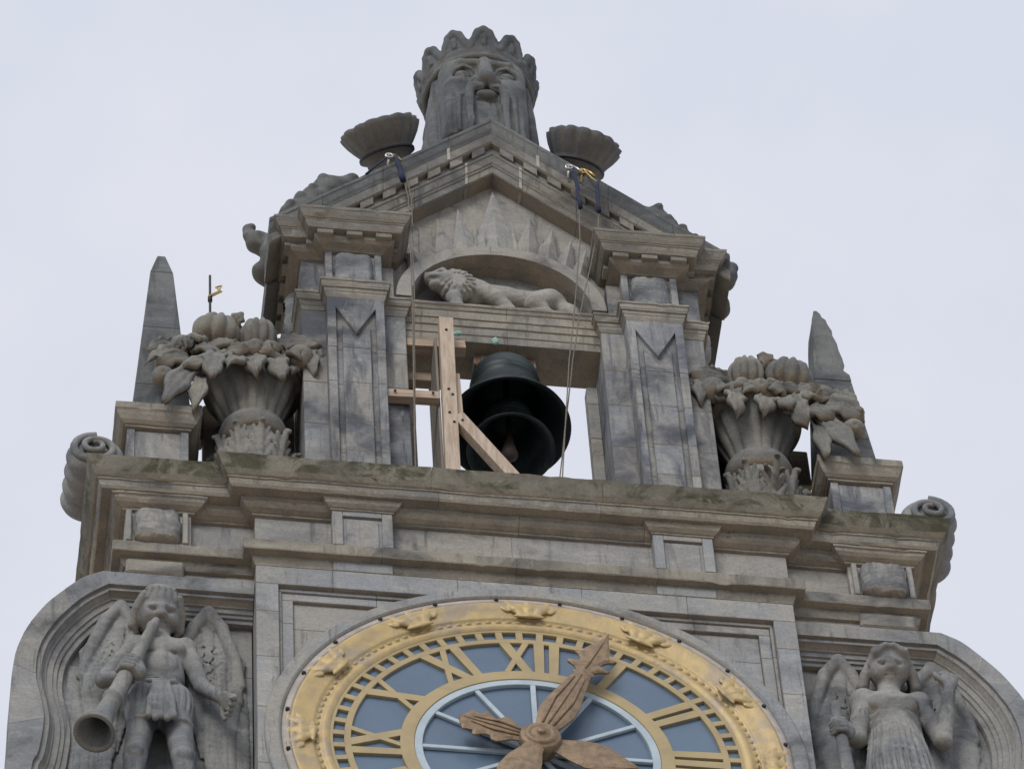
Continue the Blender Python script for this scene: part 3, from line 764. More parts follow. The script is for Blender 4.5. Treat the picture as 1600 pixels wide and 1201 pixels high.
mh = [(-.95, .01), (-.82, .06), (-.66, .13), (-.5, .16), (-.34, .14), (-.2, .09), (-.1, .075), (.1, .075), (.2, .11), (.34, .145), (.48, .142), (.66, .115), (.84, .085), (.93, .072), (.945, .085), (.965, .085), (.985, .07), (1.02, .10), (1.05, .165), (1.075, .178), (1.09, .12), (1.10, .088), (1.14, .095), (1.18, .125), (1.205, .165), (1.225, .158), (1.235, .115), (1.30, .10), (1.36, .075), (1.42, .045), (1.48, .022), (1.535, .003)]
hand('minute_hand', mh, -.125, -.095, R(23.2), [(.16, .86, -.075), (.16, .86, .075), (.16, .9, .0), (1.0, 1.4, 0.0)])
hh_ = [(-.80, .01), (-.7, .07), (-.55, .15), (-.42, .175), (-.28, .14), (-.16, .09), (.05, .085), (.14, .075), (.20, .09), (.26, .14), (.30, .168), (.34, .165), (.37, .12), (.40, .115), (.44, .135), (.48, .168), (.50, .16), (.515, .115), (.56, .12), (.585, .135), (.60, .12), (.66, .012)]
hand('hour_hand', hh_, -.085, -.06, R(-69), [(.15, .55, -.06), (.15, .55, .06), (.1, .62, .0)])
ck(lathe('hub', [(.0001, -.178), (.028, -.178), (.034, -.168), (.034, -.155), (.07, -.152), (.08, -.142), (.088, -.15), (.11, -.148), (.125, -.138), (.132, -.125), (.148, -.128), (.162, -.115), (.165, -.05), (.12, .05)], 'copper_hand', None, axis='Y', n=40))
# ================================================================ sculpture
def head(S, c, Rm, sc, hair='bob'):
    """child's head in its own frame: face to -y, height 1"""
    S.frame(c, Rm, sc)
    S.ell((0, .06, .1), (.36, .43, .40), k=.05).ell((0, -.1, -.18), (.29, .30, .30), k=.12)
    for s in (-1, 1):
        S.ell((s*.19, -.26, -.14), (.13, .13, .13), k=.1)
        S.ell((s*.145, -.43, .035), (.10, .085, .07), k=.03, sub=True)
        S.ell((s*.145, -.335, .03), (.072, .055, .05), k=0)
        S.cap((s*.23, -.36, .075), (s*.07, -.40, .10), .02, .024, k=.03)
        S.cap((s*.215, -.372, .04), (s*.145, -.395, .072), .018, .018, k=.004).cap((s*.145, -.395, .072), (s*.08, -.39, .04), .018, .018, k=.004)
        S.ell((s*.055, -.425, -.075), (.042, .045, .035), k=.03)
    S.cap((0, -.39, .09), (0, -.465, -.06), .038, .055, k=.05).ell((0, -.47, -.065), (.05, .045, .04), k=.02)
    S.ell((0, -.41, -.200), (.095, .065, .034), k=.012).ell((0, -.40, -.272), (.08, .065, .036), k=.012)
    S.cap((-.10, -.43, -.235), (.10, -.43, -.235), .020, .020, k=.01, sub=True)
    S.ell((0, -.33, -.375), (.11, .10, .08), k=.07)
    if hair == 'bob':
        S.ell((0, .12, .16), (.43, .44, .42), k=.02)
        S.ell((0, -.30, .12), (.26, .26, .235), k=.04, sub=False) if False else None
        for i in range(11):
            a = R(-100+20*i); x, y = .40*math.sin(a), -.34*math.cos(a)+.08
            if abs(x) < .33: S.cap((x*.8, y*.8, .44), (x, y-.04, .215+.03*(i % 2)), .065, .05, k=.006)
        for s in (-1, 1):
            S.ell((s*.35, .06, -.08), (.10, .28, .32), k=.02)
            for j in range(4): S.line([(s*.33, -.16+j*.14, .30), (s*.42, -.14+j*.15, .0), (s*(.43+.03*(j % 2)), -.10+j*.15, -.30), (s*.37, -.08+j*.14, -.42)], [.075, .085, .08, .05], k=.006)
        for i in range(9): S.cap((.36*math.sin(R(-80+20*i)), -.2+.1*abs(i-4)/4, .42), (.40*math.sin(R(-80+20*i)), .3, .36), .035, .035, k=.01, sub=True)
    else:
        S.ell((0, .12, .15), (.40, .42, .40), k=.02)
        for s in (-1, 1):
            S.line([(s*.08, -.30, .40), (s*.27, -.28, .28), (s*.37, -.20, .05)], [.07, .085, .08], k=.03)
            for j in range(3): S.line([(s*.37, -.16+j*.12, .1), (s*.46, -.14+j*.12, -.15), (s*.52, -.12+j*.11, -.40), (s*.44, -.10+j*.10, -.58)], [.075, .10, .125, .06], k=.008)
    S.frame()
def hand_open(S, wrist, d, up_, sc=1., curl=.3):
    """palm and five fingers; d = direction of the fingers, up_ = back of the hand"""
    w_ = Vector(wrist); d = Vector(d).normalized(); u = Vector(up_); u = (u-d*u.dot(d)).normalized(); s = d.cross(u)
    P_ = lambda a, b, c_: tuple(w_+(d*a+s*b+u*c_)*sc)
    for b in (-.035, -.012, .012, .035): S.cap(P_(0, b*.6, 0), P_(.09, b, 0), .022*sc, .020*sc, k=.012)
    for i, (b, L) in enumerate(((-.042, .062), (-.014, .078), (.014, .082), (.042, .070))):
        S.line([P_(.085, b, 0), P_(.085+L*.55, b*1.08, -.01-curl*.02), P_(.085+L*(1-.35*curl), b*1.1, -.02-curl*.06)], [.0165*sc, .015*sc, .012*sc], k=.004)
    S.line([P_(.02, -.035, 0), P_(.055, -.075, -.01), P_(.09, -.085, -.02)], [.02*sc, .017*sc, .013*sc], k=.006)
def hand_grip(S, c, axis, out_, sc=1.):
    """fist closed round a rod through c along axis"""
    c = Vector(c); a = Vector(axis).normalized(); o = Vector(out_); o = (o-a*o.dot(a)).normalized(); s = a.cross(o)
    for i in range(4):
        t = (-.055+.036*i)*sc; b = c+a*t
        S.line([tuple(b-s*.055*sc+o*.01), tuple(b-s*.03*sc+o*.052*sc), tuple(b+s*.02*sc+o*.056*sc), tuple(b+s*.05*sc+o*.02*sc)], [.021*sc, .019*sc, .018*sc, .014*sc], k=.004)
    S.line([tuple(c-a*.07*sc-s*.04*sc), tuple(c-a*.09*sc+o*.04*sc), tuple(c-a*.075*sc+s*.035*sc+o*.045*sc)], [.024*sc, .02*sc, .015*sc], k=.006)
    S.ell(tuple(c-s*.055*sc), (.045*sc, .045*sc, .06*sc), k=.03)
def wing(name, lead, tips, parent, lo, hi, mat='carved_stone', seed=0, scales=()):
    """rolled leading edge, shingled rows of coverts, long flat pinions"""
    S = Carve(lo, hi, .0095); r = random.Random(seed)
    n = len(tips); L = [Vector(p) for p in lead]
    def on(t):
        q = t*(len(L)-1); i = min(int(q), len(L)-2); return L[i].lerp(L[i+1], q-i)
    for i, tp in enumerate(tips):
        a = on(.10+.88*i/max(n-1, 1)); tp = Vector(tp); dy = Vector((0, .010*(i % 2)+.004*i, 0))
        a = a+Vector((0, .02, 0)); m1 = a.lerp(tp, .4)
        S.line([tuple(a+dy), tuple(m1+dy), tuple(a.lerp(tp, .85)+dy), tuple(tp+dy)], [.05, .062, .058, .030], k=0, flat=.42)
        S.cap(tuple(m1+dy+Vector((0, -.026, 0))), tuple(tp+dy+Vector((0, -.020, .05))), .006, .006, k=.004, sub=True)
    for t in (.15, .35, .55, .78):                              # flat field of the coverts
        a = on(t); S.line([(a.x, .292, a.z-.05), (a.x*.5+tips[len(tips)//2][0]*.5, .294, a.z-.55), (a.x*.3+tips[len(tips)//2][0]*.7, .298, a.z-.95)], [.10, .12, .10], k=.015, flat=.3)
    for row, (c0, c1, cnt, rad) in enumerate(scales):
        for i in range(cnt):
            p = Vector(c0).lerp(Vector(c1), (i+.5*(row % 2))/max(cnt-1, 1)); y = .258
            arc = [(p.x+rad*.95*math.cos(f), y-.004*math.sin(f), p.z-rad*1.35*math.sin(f)) for f in [math.pi*q/6 for q in range(7)]]
            S.line(arc, .0075, k=.008, sub=True)
            S.cap((p.x, y, p.z+rad*.2), (p.x, y, p.z-rad*.9), .004, .004, k=.004, sub=True)
    S.line(lead, [.045]+[.055]*(len(lead)-2)+[.035], k=.012, flat=.9)
    S.rough(.0015, 16, seed+5)
    return S.build(name, mat, parent)

# ---- angel blowing a long trumpet
angL = tag(empty('angel_statue', (-2.9, .3, -1.0)), 'winged boy angel in a short tunic blowing a long trumpet, in a niche', 'statue', 'stone angels in the niches beside the dial')
def adopt(o, p): o.parent = p; o.location = -p.location; return o
S = Carve((-3.52, -.30, -1.1), (-2.2, .40, 2.15), .0092)
head(S, (-2.930, .12, 1.60), rotz(R(6))@rotx(R(46)), .42)
S.cap((-2.925, .17, 1.52), (-2.915, .20, 1.18), .085, .10, k=.03)
# torso
S.ell((-2.91, .18, 1.06), (.225, .155, .23), k=.04).ell((-2.91, .18, .80), (.20, .14, .22), k=.06)
S.cap((-3.07, .2, 1.20), (-2.75, .2, 1.20), .10, .10, k=.06)
for s in (-1, 1): S.ell((-2.91+s*.095, .06, 1.07), (.095, .045, .085), k=.035)
S.ell((-2.91, .055, .85), (.125, .045, .12), k=.04)
S.line([(-2.91, .015, 1.12), (-2.91, .02, .98)], .010, k=.02, sub=True)
S.line([(-3.02, .06, .985), (-2.95, .022, .965), (-2.87, .022, .965), (-2.80, .06, .985)], .008, k=.015, sub=True)
# hips, tunic and its pleats
for s in (-1, 1): S.ell((-2.91+s*.12, .17, .38), (.155, .145, .31), k=.04)
S.ell((-2.91, .18, .45), (.22, .14, .22), k=.03)
S.line([(-3.12, .16, .605), (-3.02, .055, .585), (-2.91, .03, .58), (-2.80, .055, .59), (-2.70, .16, .61)], .022, k=.006)
S.line([(-3.12, .16, .645), (-3.02, .055, .625), (-2.91, .03, .62), (-2.80, .055, .63), (-2.70, .16, .65)], .010, k=.004)
for i in range(5):
    x = -2.91+.043*(i-2); S.line([(x*.6-2.91*.4, .035, .555), (x, .005, .30), (x+.004*(i-2), -.012, .045-.03*(i % 2))], [.019, .024, .027], k=.003)
for s in (-1, 1):
    for th in (-10, 12, 34, 56, 76):
        def hp(z): q = math.sqrt(1-((z-.38)/.33)**2); return (-2.91+s*(.12+.155*q*math.sin(R(th))), .17-.145*q*math.cos(R(th)), z)
        S.line([hp(.56), hp(.45), hp(.32), hp(.20), hp(.13)], [.006, .011, .013, .013, .012], k=.006, sub=True)
    S.line([(-2.91+s*.10, .03, .085), (-2.91+s*.18, .045, .09), (-2.91+s*.245, .12, .12)], .020, k=.012)
for s, dx in ((-1, -.06), (1, .06)):
    x = -2.91+s*.13
    S.line([(x, .17, .28), (x+dx*.9, .125, -.30), (x+dx*1.4, .15, -.85), (x+dx*1.5, .16, -1.05)], [.118, .092, .064, .055], k=.02)
    S.ell((x+dx, .05, -.33), (.06, .045, .075), k=.02).ell((x+dx*1.35, .19, -.55), (.08, .08, .18), k=.03)
# arms: one grips the trumpet, the other hangs with an open hand
S.ell((-3.115, .17, 1.16), (.10, .105, .13), k=.03).ell((-2.715, .17, 1.17), (.10, .105, .13), k=.03)
S.line([(-3.13, .17, 1.15), (-3.355, .13, .66), (-3.245, -.03, .50)], [.078, .063, .045], k=.015)
S.ell((-3.20, .15, .98), (.068, .07, .14), rot=(0, .42, 0), k=.02)
hand_grip(S, (-3.172, -.080, .515), (-.475, -.225, -1.865), (-.1, -1, .1), 1.4)
S.line([(-2.70, .17, 1.15), (-2.585, .13, .66), (-2.425, .02, .36)], [.078, .063, .043], k=.015)
S.ell((-2.655, .14, .97), (.068, .07, .155), rot=(0, -.22, 0), k=.02)
hand_open(S, (-2.43, .02, .37), (.6, -.30, -1), (.75, .35, .5), 1.45, .6)
S.rough(.0018, 16, 4)
adopt(S.build('body', 'carved_stone'), angL)
adopt(wing('wing', [(-3.06, .27, 1.28), (-3.13, .25, 1.62), (-3.22, .22, 1.80), (-3.34, .24, 1.62), (-3.45, .27, 1.25), (-3.52, .29, .92)],
     [(-3.18, .30, .30), (-3.24, .30, .0), (-3.30, .30, -.3), (-3.37, .30, -.55), (-3.44, .30, -.7), (-3.51, .30, -.75), (-3.56, .30, -.6)], None, (-3.68, .1, -.95), (-2.95, .40, 1.98), seed=1,
     scales=[((-3.14, .25, 1.45), (-3.40, .26, 1.30), 5, .052), ((-3.14, .25, 1.30), (-3.44, .265, 1.12), 6, .055), ((-3.16, .255, 1.13), (-3.48, .275, .94), 6, .06), ((-3.18, .26, .96), (-3.50, .28, .76), 6, .06)]), angL)
adopt(wing('wing', [(-2.76, .27, 1.28), (-2.64, .25, 1.62), (-2.53, .22, 1.80), (-2.42, .24, 1.62), (-2.32, .27, 1.25), (-2.26, .29, .92)],
     [(-2.62, .30, .30), (-2.56, .30, .0), (-2.50, .30, -.3), (-2.43, .30, -.5), (-2.36, .30, -.6), (-2.29, .30, -.55), (-2.25, .30, -.3)], None, (-2.85, .1, -.9), (-2.17, .40, 1.98), seed=2,
     scales=[((-2.64, .25, 1.45), (-2.40, .26, 1.30), 5, .05), ((-2.64, .25, 1.30), (-2.36, .265, 1.12), 5, .055), ((-2.62, .255, 1.13), (-2.32, .275, .94), 5, .06), ((-2.60, .26, .96), (-2.30, .28, .76), 5, .06)]), angL)
# trumpet: tube with rings and a flaring mouth
def horn(name, a, b, rad, mat, parent, wall=.02):
    a, b = Vector(a), Vector(b); d = (b-a); L = d.length; M_ = d.to_track_quat('Z', 'Y').to_matrix()
    pr = [(r, t*L) for t, r in rad]; pr += [(max(r-wall, .004), t*L) for t, r in rad[::-1] if t > .55]+[(.001, .56*L)]
    return lathe(name, pr, mat, parent, c=a, n=32, M=M_)
o = horn('trumpet', (-2.955, .025, 1.365), (-3.43, -.20, -.50), [(0, .03), (.02, .036), (.05, .040), (.055, .05), (.07, .05), (.075, .042), (.3, .052), (.5, .062), (.68, .068), (.70, .085), (.715, .085), (.72, .07), (.82, .078), (.90, .095), (.955, .125), (.985, .155), (1.0, .165)], 'carved_stone', None, .03)
adopt(o, angL)

# ---- robed angel with raised hand
angR = tag(empty('angel_statue', (2.9, .3, -1.0)), 'robed long-haired angel raising one hand and holding a staff, in a niche', 'statue', 'stone angels in the niches beside the dial')
S = Carve((2.22, -.28, -1.1), (3.55, .40, 2.1), .0092)
head(S, (2.893, .13, 1.585), rotz(R(-4))@rotx(R(40)), .405, 'long')
S.cap((2.89, .17, 1.5), (2.88, .20, 1.2), .085, .10, k=.03)
S.ell((2.87, .18, 1.05), (.235, .155, .21), k=.04).cap((2.71, .2, 1.18), (3.05, .2, 1.18), .10, .10, k=.06)
for s in (-1, 1): S.ell((2.87+s*.10, .06, 1.03), (.10, .055, .09), k=.05)
S.ell((2.88, .17, .80), (.20, .145, .2), k=.06)
S.line([(2.66, .13, .87), (2.76, .045, .845), (2.88, .02, .835), (3.0, .045, .85), (3.10, .13, .88)], .018, k=.006)
S.line([(2.88, .17, .75), (2.87, .17, .2), (2.86, .17, -.5), (2.86, .17, -1.1)], [.205, .265, .31, .34], k=.06)
for i in range(5): S.line([(2.73+.012*i, .06, 1.10-.04*i), (2.80, .03, 1.05-.045*i), (2.87, .025, 1.02-.045*i), (2.95, .03, 1.055-.045*i), (3.02-.012*i, .06, 1.11-.04*i)], .009, k=.010)
r_ = random.Random(3)
def rb(z): return .205+(.75-z)*(.06/.55) if z > .2 else .265+(.2-z)*(.045/.7)
for i in range(15):                                                                         # long folds of the robe
    th = R(-84+12*i)+r_.uniform(-.05, .05); w0 = r_.uniform(.7, 1.4)
    q = lambda z, e, dt=0: (2.87+(rb(z)+e)*math.sin(th+dt), .17-(rb(z)+e)*math.cos(th+dt), z)
    S.line([q(.76-.05*(i % 3), -.005), q(.5, .0, .02), q(.2, .004, -.02), q(-.3, .01), q(-1.0, .01)], [.004, .010*w0, .016*w0, .024*w0, .030], k=.012)
    S.line([q(.72, .006, .09), q(.4, .008, .10), q(.0, .010, .10), q(-1.0, .012, .10)], [.003, .006, .010, .013], k=.012, sub=True)
S.ell((2.655, .17, 1.14), (.11, .115, .135), k=.03).ell((3.105, .17, 1.15), (.11, .115, .135), k=.03)
S.line([(2.65, .17, 1.12), (2.56, .14, .60), (2.39, .01, .47)], [.082, .072, .046], k=.02)
S.ell((2.60, .13, .84), (.08, .08, .17), rot=(0, .15, 0), k=.02)
hand_grip(S, (2.372, -.055, .42), (.03, -.03, -.8), (-.1, -1, .1), 1.25)
S.line([(3.11, .17, 1.12), (3.235, .11, .62), (3.33, -.02, 1.20)], [.082, .075, .046], k=.02)
S.ell((3.17, .14, .90), (.078, .078, .16), rot=(0, -.2, 0), k=.02).ell((3.27, .05, .84), (.07, .07, .15), rot=(.2, .15, 0), k=.02)
hand_open(S, (3.33, -.02, 1.20), (.05, -.05, 1), (.3, -1, 0), 1.4, .9)
S.rough(.0018, 16, 9)
adopt(S.build('body', 'carved_stone'), angR)
adopt(wing('wing', [(2.74, .27, 1.25), (2.62, .25, 1.62), (2.52, .22, 1.78), (2.40, .24, 1.60), (2.30, .27, 1.25), (2.25, .29, .92)],
     [(2.60, .30, .30), (2.54, .30, .0), (2.48, .30, -.3), (2.41, .30, -.5), (2.35, .30, -.6), (2.29, .30, -.55), (2.245, .30, -.3)], None, (2.17, .1, -.9), (2.86, .40, 1.96), seed=3,
     scales=[((2.62, .25, 1.45), (2.38, .26, 1.30), 5, .05), ((2.62, .25, 1.30), (2.34, .265, 1.12), 5, .055), ((2.60, .255, 1.13), (2.30, .275, .94), 5, .06)]), angR)
adopt(wing('wing', [(3.05, .27, 1.25), (3.15, .25, 1.60), (3.27, .22, 1.76), (3.40, .24, 1.58), (3.50, .27, 1.22), (3.56, .29, .92)],
     [(3.20, .30, .30), (3.26, .30, .0), (3.32, .30, -.3), (3.39, .30, -.5), (3.46, .30, -.6), (3.52, .30, -.6), (3.58, .30, -.4)], None, (2.95, .1, -.9), (3.70, .40, 1.96), seed=4,
     scales=[((3.16, .25, 1.45), (3.42, .26, 1.30), 5, .05), ((3.18, .25, 1.30), (3.46, .265, 1.12), 5, .055), ((3.20, .255, 1.13), (3.50, .275, .94), 5, .06)]), angR)
adopt(horn('staff', (2.37, -.04, .82), (2.40, -.10, -.75), [(0, .03), (.01, .038), (.1, .042), (.5, .052), (.8, .06), (.95, .075), (1, .09)], 'carved_stone', None, .02), angR)

# ---- lion in the lunette
S = Carve((-.78, .10, 6.62), (.80, .46, 7.46), .0085)
S.line([(-.30, .34, 7.06), (.05, .355, 7.04), (.45, .36, 7.0)], [.165, .125, .13], k=.06)
                 # trunk
S.ell((-.24, .31, 7.05), (.16, .13, .19), k=.04).ell((.44, .33, 6.98), (.17, .14, .19), rot=(0, .3, 0), k=.05)
S.line([(-.16, .25, 7.02), (-.02, .20, 6.84), (.10, .23, 6.66), (.0, .225, 6.66)], [.095, .07, .055, .05], k=.03)   # near foreleg
S.line([(-.34, .28, 7.0), (-.40, .22, 6.82), (-.36, .235, 6.66), (-.46, .225, 6.66)], [.09, .065, .055, .05], k=.03)
S.line([(.44, .27, 6.96), (.30, .21, 6.80), (.42, .24, 6.69), (.28, .23, 6.665)], [.12, .085, .055, .05], k=.03)     # near hind leg
S.line([(.50, .33, 6.95), (.62, .27, 6.80), (.66, .27, 6.67), (.56, .26, 6.665)], [.11, .075, .055, .05], k=.03)
S.line([(.56, .36, 7.04), (.68, .34, 6.92), (.72, .31, 6.76), (.62, .27, 6.70)], [.04, .032, .03, .045], k=.02)      # tail
hx = -.475
S.ell((hx-.01, .215, 7.06), (.11, .11, .12), k=.02).ell((hx-.10, .18, 7.035), (.085, .075, .065), k=.03)                # head, muzzle
S.ell((hx-.085, .19, 6.955), (.06, .055, .035), k=.02).cap((hx-.18, .14, 6.99), (hx-.05, .115, 6.985), .014, .018, k=.006, sub=True)
S.ell((hx-.165, .165, 7.06), (.025, .035, .022), k=.015).cap((hx-.12, .17, 7.10), (hx-.02, .15, 7.15), .022, .03, k=.02)
S.ell((hx-.05, .11, 7.095), (.032, .035, .022), k=.006, sub=True).ell((hx+.07, .17, 7.17), (.035, .03, .04), k=.015)
S.ell((hx+.105, .235, 7.02), (.175, .105, .205), k=.02)
for ring, (q0, q1, cnt) in enumerate(((.45, .80, 13), (.68, 1.04, 17))):                                           # mane locks
    for i in range(cnt):
        a = 2*math.pi*(i+.5*ring)/cnt
        def mp(q, da=0): return (hx+.105+.175*q*math.cos(a+da), .235-.105*math.sqrt(max(1-min(q, 1)**2, 0))-.006, 7.02+.205*q*math.sin(a+da))
        S.line([mp(q0), mp((q0+q1)/2, .10), mp(q1, .05)], [.014, .021, .012], k=.002)
for i in range(3): S.cap((-.05+.11*i, .195, 7.12), (-.02+.10*i, .205, 6.96), .012, .012, k=.012, sub=True)
S.line([(-.75, .40, 6.66), (-.2, .38, 6.655), (.4, .40, 6.655), (.75, .40, 6.66)], [.05, .06, .06, .05], k=.03)
S.rough(.0015, 16, 6)
lion = tag(S.build('lion_relief', 'pale_carved_stone'), 'carved stone lion with shaggy mane striding in the arched lunette', 'lion')

# ---- crowned and bearded head
king = tag(empty('crowned_head', (0, .62, 9.0)), 'colossal crowned bearded stone head standing above the pediment peak', 'statue')
S = Carve((-.72, -.14, 8.95), (.72, 1.25, 11.35), .0115)
S.ell((0, .64, 10.80), (.45, .46, .42), k=.05)
S.box((0, .43, 10.22), (.425, .34, .80), rd=.22, k=.04)                                     # long block of face and beard
S.ell((0, .38, 10.93), (.37, .29, .16), k=.05)
S.box((0, .12, 9.34), (.6, .40, .245), rd=.01, k=.015, sub=True)                            # beard cut off square below
S.cap((0, .62, 10.2), (0, .64, 8.95), .40, .46, k=.02)
fy = lambda x: .09 if abs(x) < .205 else .09+.22-math.sqrt(max(.22**2-(abs(x)-.205)**2, 0))
for s in (-1, 1):
    S.ell((s*.26, .165, 10.40), (.13, .09, .13), k=.06); S.frame((0, 0, -.145))                                      # flat cheeks
    S.ell((s*.115, .06, 10.80), (.075, .07, .08), k=.03, sub=True)                          # hollow beside the bridge
    S.ell((s*.215, .06, 10.745), (.145, .11, .105), k=.02, sub=True)
    S.ell((s*.208, .158, 10.735), (.086, .075, .066), k=0)
    S.line([(s*.33, .165, 10.71), (s*.29, .10, 10.78), (s*.21, .075, 10.828), (s*.13, .08, 10.79), (s*.09, .115, 10.725)], [.012, .018, .020, .018, .012], k=.004)
    S.line([(s*.33, .165, 10.705), (s*.215, .082, 10.640), (s*.10, .10, 10.70)], [.010, .015, .010], k=.006)
    S.line([(s*.37, .22, 10.85), (s*.24, .10, 10.915), (s*.07, .085, 10.91)], [.03, .036, .04], k=.02)
    S.frame((0, 0, -.085)); S.ell((s*.092, .05, 10.425), (.055, .06, .05), k=.02).ell((s*.05, .02, 10.378), (.028, .032, .03), k=.01, sub=True)
    # moustache sweeping into broad upright beard locks divided by deep grooves
    S.line([(s*.055, .045, 10.352), (s*.15, .045, 10.335), (s*.172, .065, 10.25), (s*.168, .085, 9.95), (s*.168, .09, 9.60)], [.035, .046, .046, .046, .046], k=.012)
    S.frame()
    for i, (x, z1) in enumerate(((.118, 10.10), (.222, 10.16), (.318, 10.20))):
        S.line([(s*(x-.02), fy(x-.02)-.014, z1+.05), (s*x, fy(x)-.002, z1), (s*(x+.006), fy(x)-.004, 9.95), (s*(x+.012), fy(x+.012)-.004, 9.50)], [.006, .024, .032, .034], k=.006, sub=True)
    for x in (.145, .19, .25, .285, .345, .37): S.line([(s*x, fy(x)-.004, 10.0-.3*(x % .07)), (s*(x+.004), fy(x)-.003, 9.58)], .008, k=.003, sub=True)
    for j in range(6):                                                                       # hair falling beside the face
        S.line([(s*.40, .38+.11*j, 11.0), (s*(.445+.014*(j % 2)), .43+.12*j, 10.5), (s*(.465-.02*(j % 2)), .43+.12*j, 9.95), (s*.465, .43+.12*j, 9.15)], [.06, .07, .075, .08], k=.003)
S.cap((0, .11, 10.86), (0, .03, 10.38), .055, .085, k=.03).ell((0, .0, 10.35), (.088, .08, .066), k=.02)
S.box((0, .055, 9.80), (.100, .075, .34), rd=.02, k=.008, sub=True)                            # sunk middle of the beard
S.ell((0, .08, 10.178), (.105, .055, .040), k=.006)
S.cap((-.10, .035, 10.228), (.10, .035, 10.228), .012, .012, k=.008, sub=True)
for i in range(7):
    x = -.084+.028*i; S.line([(x*.9, .128, 10.13), (x, .118, 10.0), (x*1.02, .122, 9.62)], [.013, .017, .016], k=.002)
S.rough(.0022, 14, 12)
adopt(S.build('face', 'dark_carved_stone'), king)
S = Carve((-.76, -.20, 10.76), (.76, 1.34, 11.55), .0115); cy = .575
for i in range(48):
    a, b = 2*math.pi*i/48, 2*math.pi*(i+1)/48
    for (rr, z, rad) in ((.515, 10.862, .034), (.495, 10.92, .034), (.505, 10.97, .042), (.515, 11.03, .042), (.525, 11.08, .040)):
        S.cap((rr*math.sin(a), cy-rr*math.cos(a), z), (rr*math.sin(b), cy-rr*math.cos(b), z), rad, rad, k=.004)
for i in range(12):
    a = 2*math.pi*i/12; u = np.array([math.sin(a), -math.cos(a), 0.]); t = np.array([math.cos(a), math.sin(a), 0.]); Q = np.stack([t, -u, [0, 0, 1]], 1)
    S.frame((u[0]*.525, cy+u[1]*.525, 10.97), Q@rotx(R(10)), 1.0)
    S.line([(-.125, 0, .02), (-.098, 0, .12), (-.055, 0, .235), (0, 0, .275), (.055, 0, .235), (.098, 0, .12), (.125, 0, .02)], [.03, .038, .044, .046, .044, .038, .03], k=.01)
    S.box((0, .012, .10), (.085, .026, .15), rd=.02, k=.008)
    S.box((0, -.018, .10), (.028, .022, .06), rd=.015, k=.004).ell((0, -.018, .165), (.032, .022, .03), k=.004)
S.frame().rough(.002, 14, 13)
adopt(S.build('crown', 'dark_carved_stone'), king)
king.scale = (.95, .97, 1.0)

# ---- horns of plenty either side of the head
def plenty(c0, c1, Rm_, lab, seed):
    a, b = Vector(c0), Vector(c1); d = b-a; L = d.length; M_ = d.to_track_quat('Z', 'Y').to_matrix(); r_ = random.Random(seed)
    ph = [r_.uniform(-1, 1) for _ in range(20)]
    t_ = tag(empty('stone_horn', a), lab, 'ornament', 'stone horns beside the crowned head')
    def fl(a_, h):
        q = max(0, (h/L-.76)/.24); return q**.6*(.042*math.cos(a_*16)+.012*math.cos(a_*31+1)+.035*ph[int(a_/(2*math.pi)*20) % 20]*q)
    pr = [(.20, 0), (.175, .12*L), (.165, .25*L), (.168, .33*L), (.195, .35*L), (.195, .38*L), (.172, .40*L), (.185, .55*L), (.205, .71*L), (.235, .725*L), (.245, .745*L), (.232, .765*L), (.25, .79*L), (Rm_*.80, .84*L), (Rm_*.90, .90*L), (Rm_*.97, .96*L), (Rm_, L), (Rm_*.95, L*1.015), (Rm_*.75, L*.9), (.12, L*.72), (.001, L*.70)]
    o = lathe('flared_horn', pr, 'dark_carved_stone', None, c=a, n=120, M=M_, rib=fl); adopt(o, t_)
    o = lathe('binding', [(.20, .725*L), (.258, .73*L), (.258, .75*L), (.2, .755*L)], 'dark_iron', None, c=a, n=48, M=M_); adopt(o, t_)
plenty((-.66, .84, 8.92), (-.985, .22, 9.62), .355, 'dark banded stone horn beside the crowned head, by the single navy sleeve', 1)
plenty((.66, .84, 8.92), (.885, .22, 9.68), .34, 'fluted stone horn beside the crowned head, above the two navy sleeves', 2)

# ---- scrolled leaf rolls lying on the pediment slopes and volutes on the cornice ends
for s, lab in ((-1, 'dark leafy stone roll on the pediment slope nearest the trumpet angel'), (1, 'dark leafy stone roll on the pediment slope nearest the broken obelisk')):
    up_ = .40 if s < 0 else .30
    S = Carve((min(s*1.05, s*2.35), .05, 7.4), (max(s*1.05, s*2.35), 1.0, 9.2), .016)
    S.line([(s*1.95, .42, 7.60), (s*1.72, .40, 8.0+up_*.6), (s*1.45, .36, 8.30+up_), (s*1.24, .34, 8.46+up_)], [.12, .16, .13, .07], k=.04)
    S.line([(s*1.80, .5, 7.60), (s*1.5, .48, 7.95), (s*1.25, .46, 8.3)], [.2, .25, .2], k=.04)
    for i in range(4): S.line([(s*(1.88-.10*i), .30, 7.95+.13*i+up_*(.4+.09*i)), (s*(1.80-.10*i), .26, 8.08+.13*i+up_*(.4+.09*i)), (s*(1.72-.10*i), .30, 8.12+.13*i+up_*(.4+.09*i))], [.03, .05, .03], k=.006)
    S.line([(s*1.80, .50, 7.72), (s*1.98, .48, 7.86), (s*2.08, .46, 7.90)], [.10, .10, .105], k=.03)
    S.line([(s*2.06, .46, 7.90), (s*2.14, .44, 7.94), (s*2.16, .42, 8.02), (s*2.13, .42, 8.06)], [.09, .06, .045, .04], k=.02)
    S.ell((s*1.90, .55, 7.56), (.22, .18, .10), k=.03)
    S.rough(.008, 10, 20+s)
    tag(S.build('leaf_scroll', 'dark_carved_stone'), lab, 'ornament', 'leafy rolls on the pediment slopes')
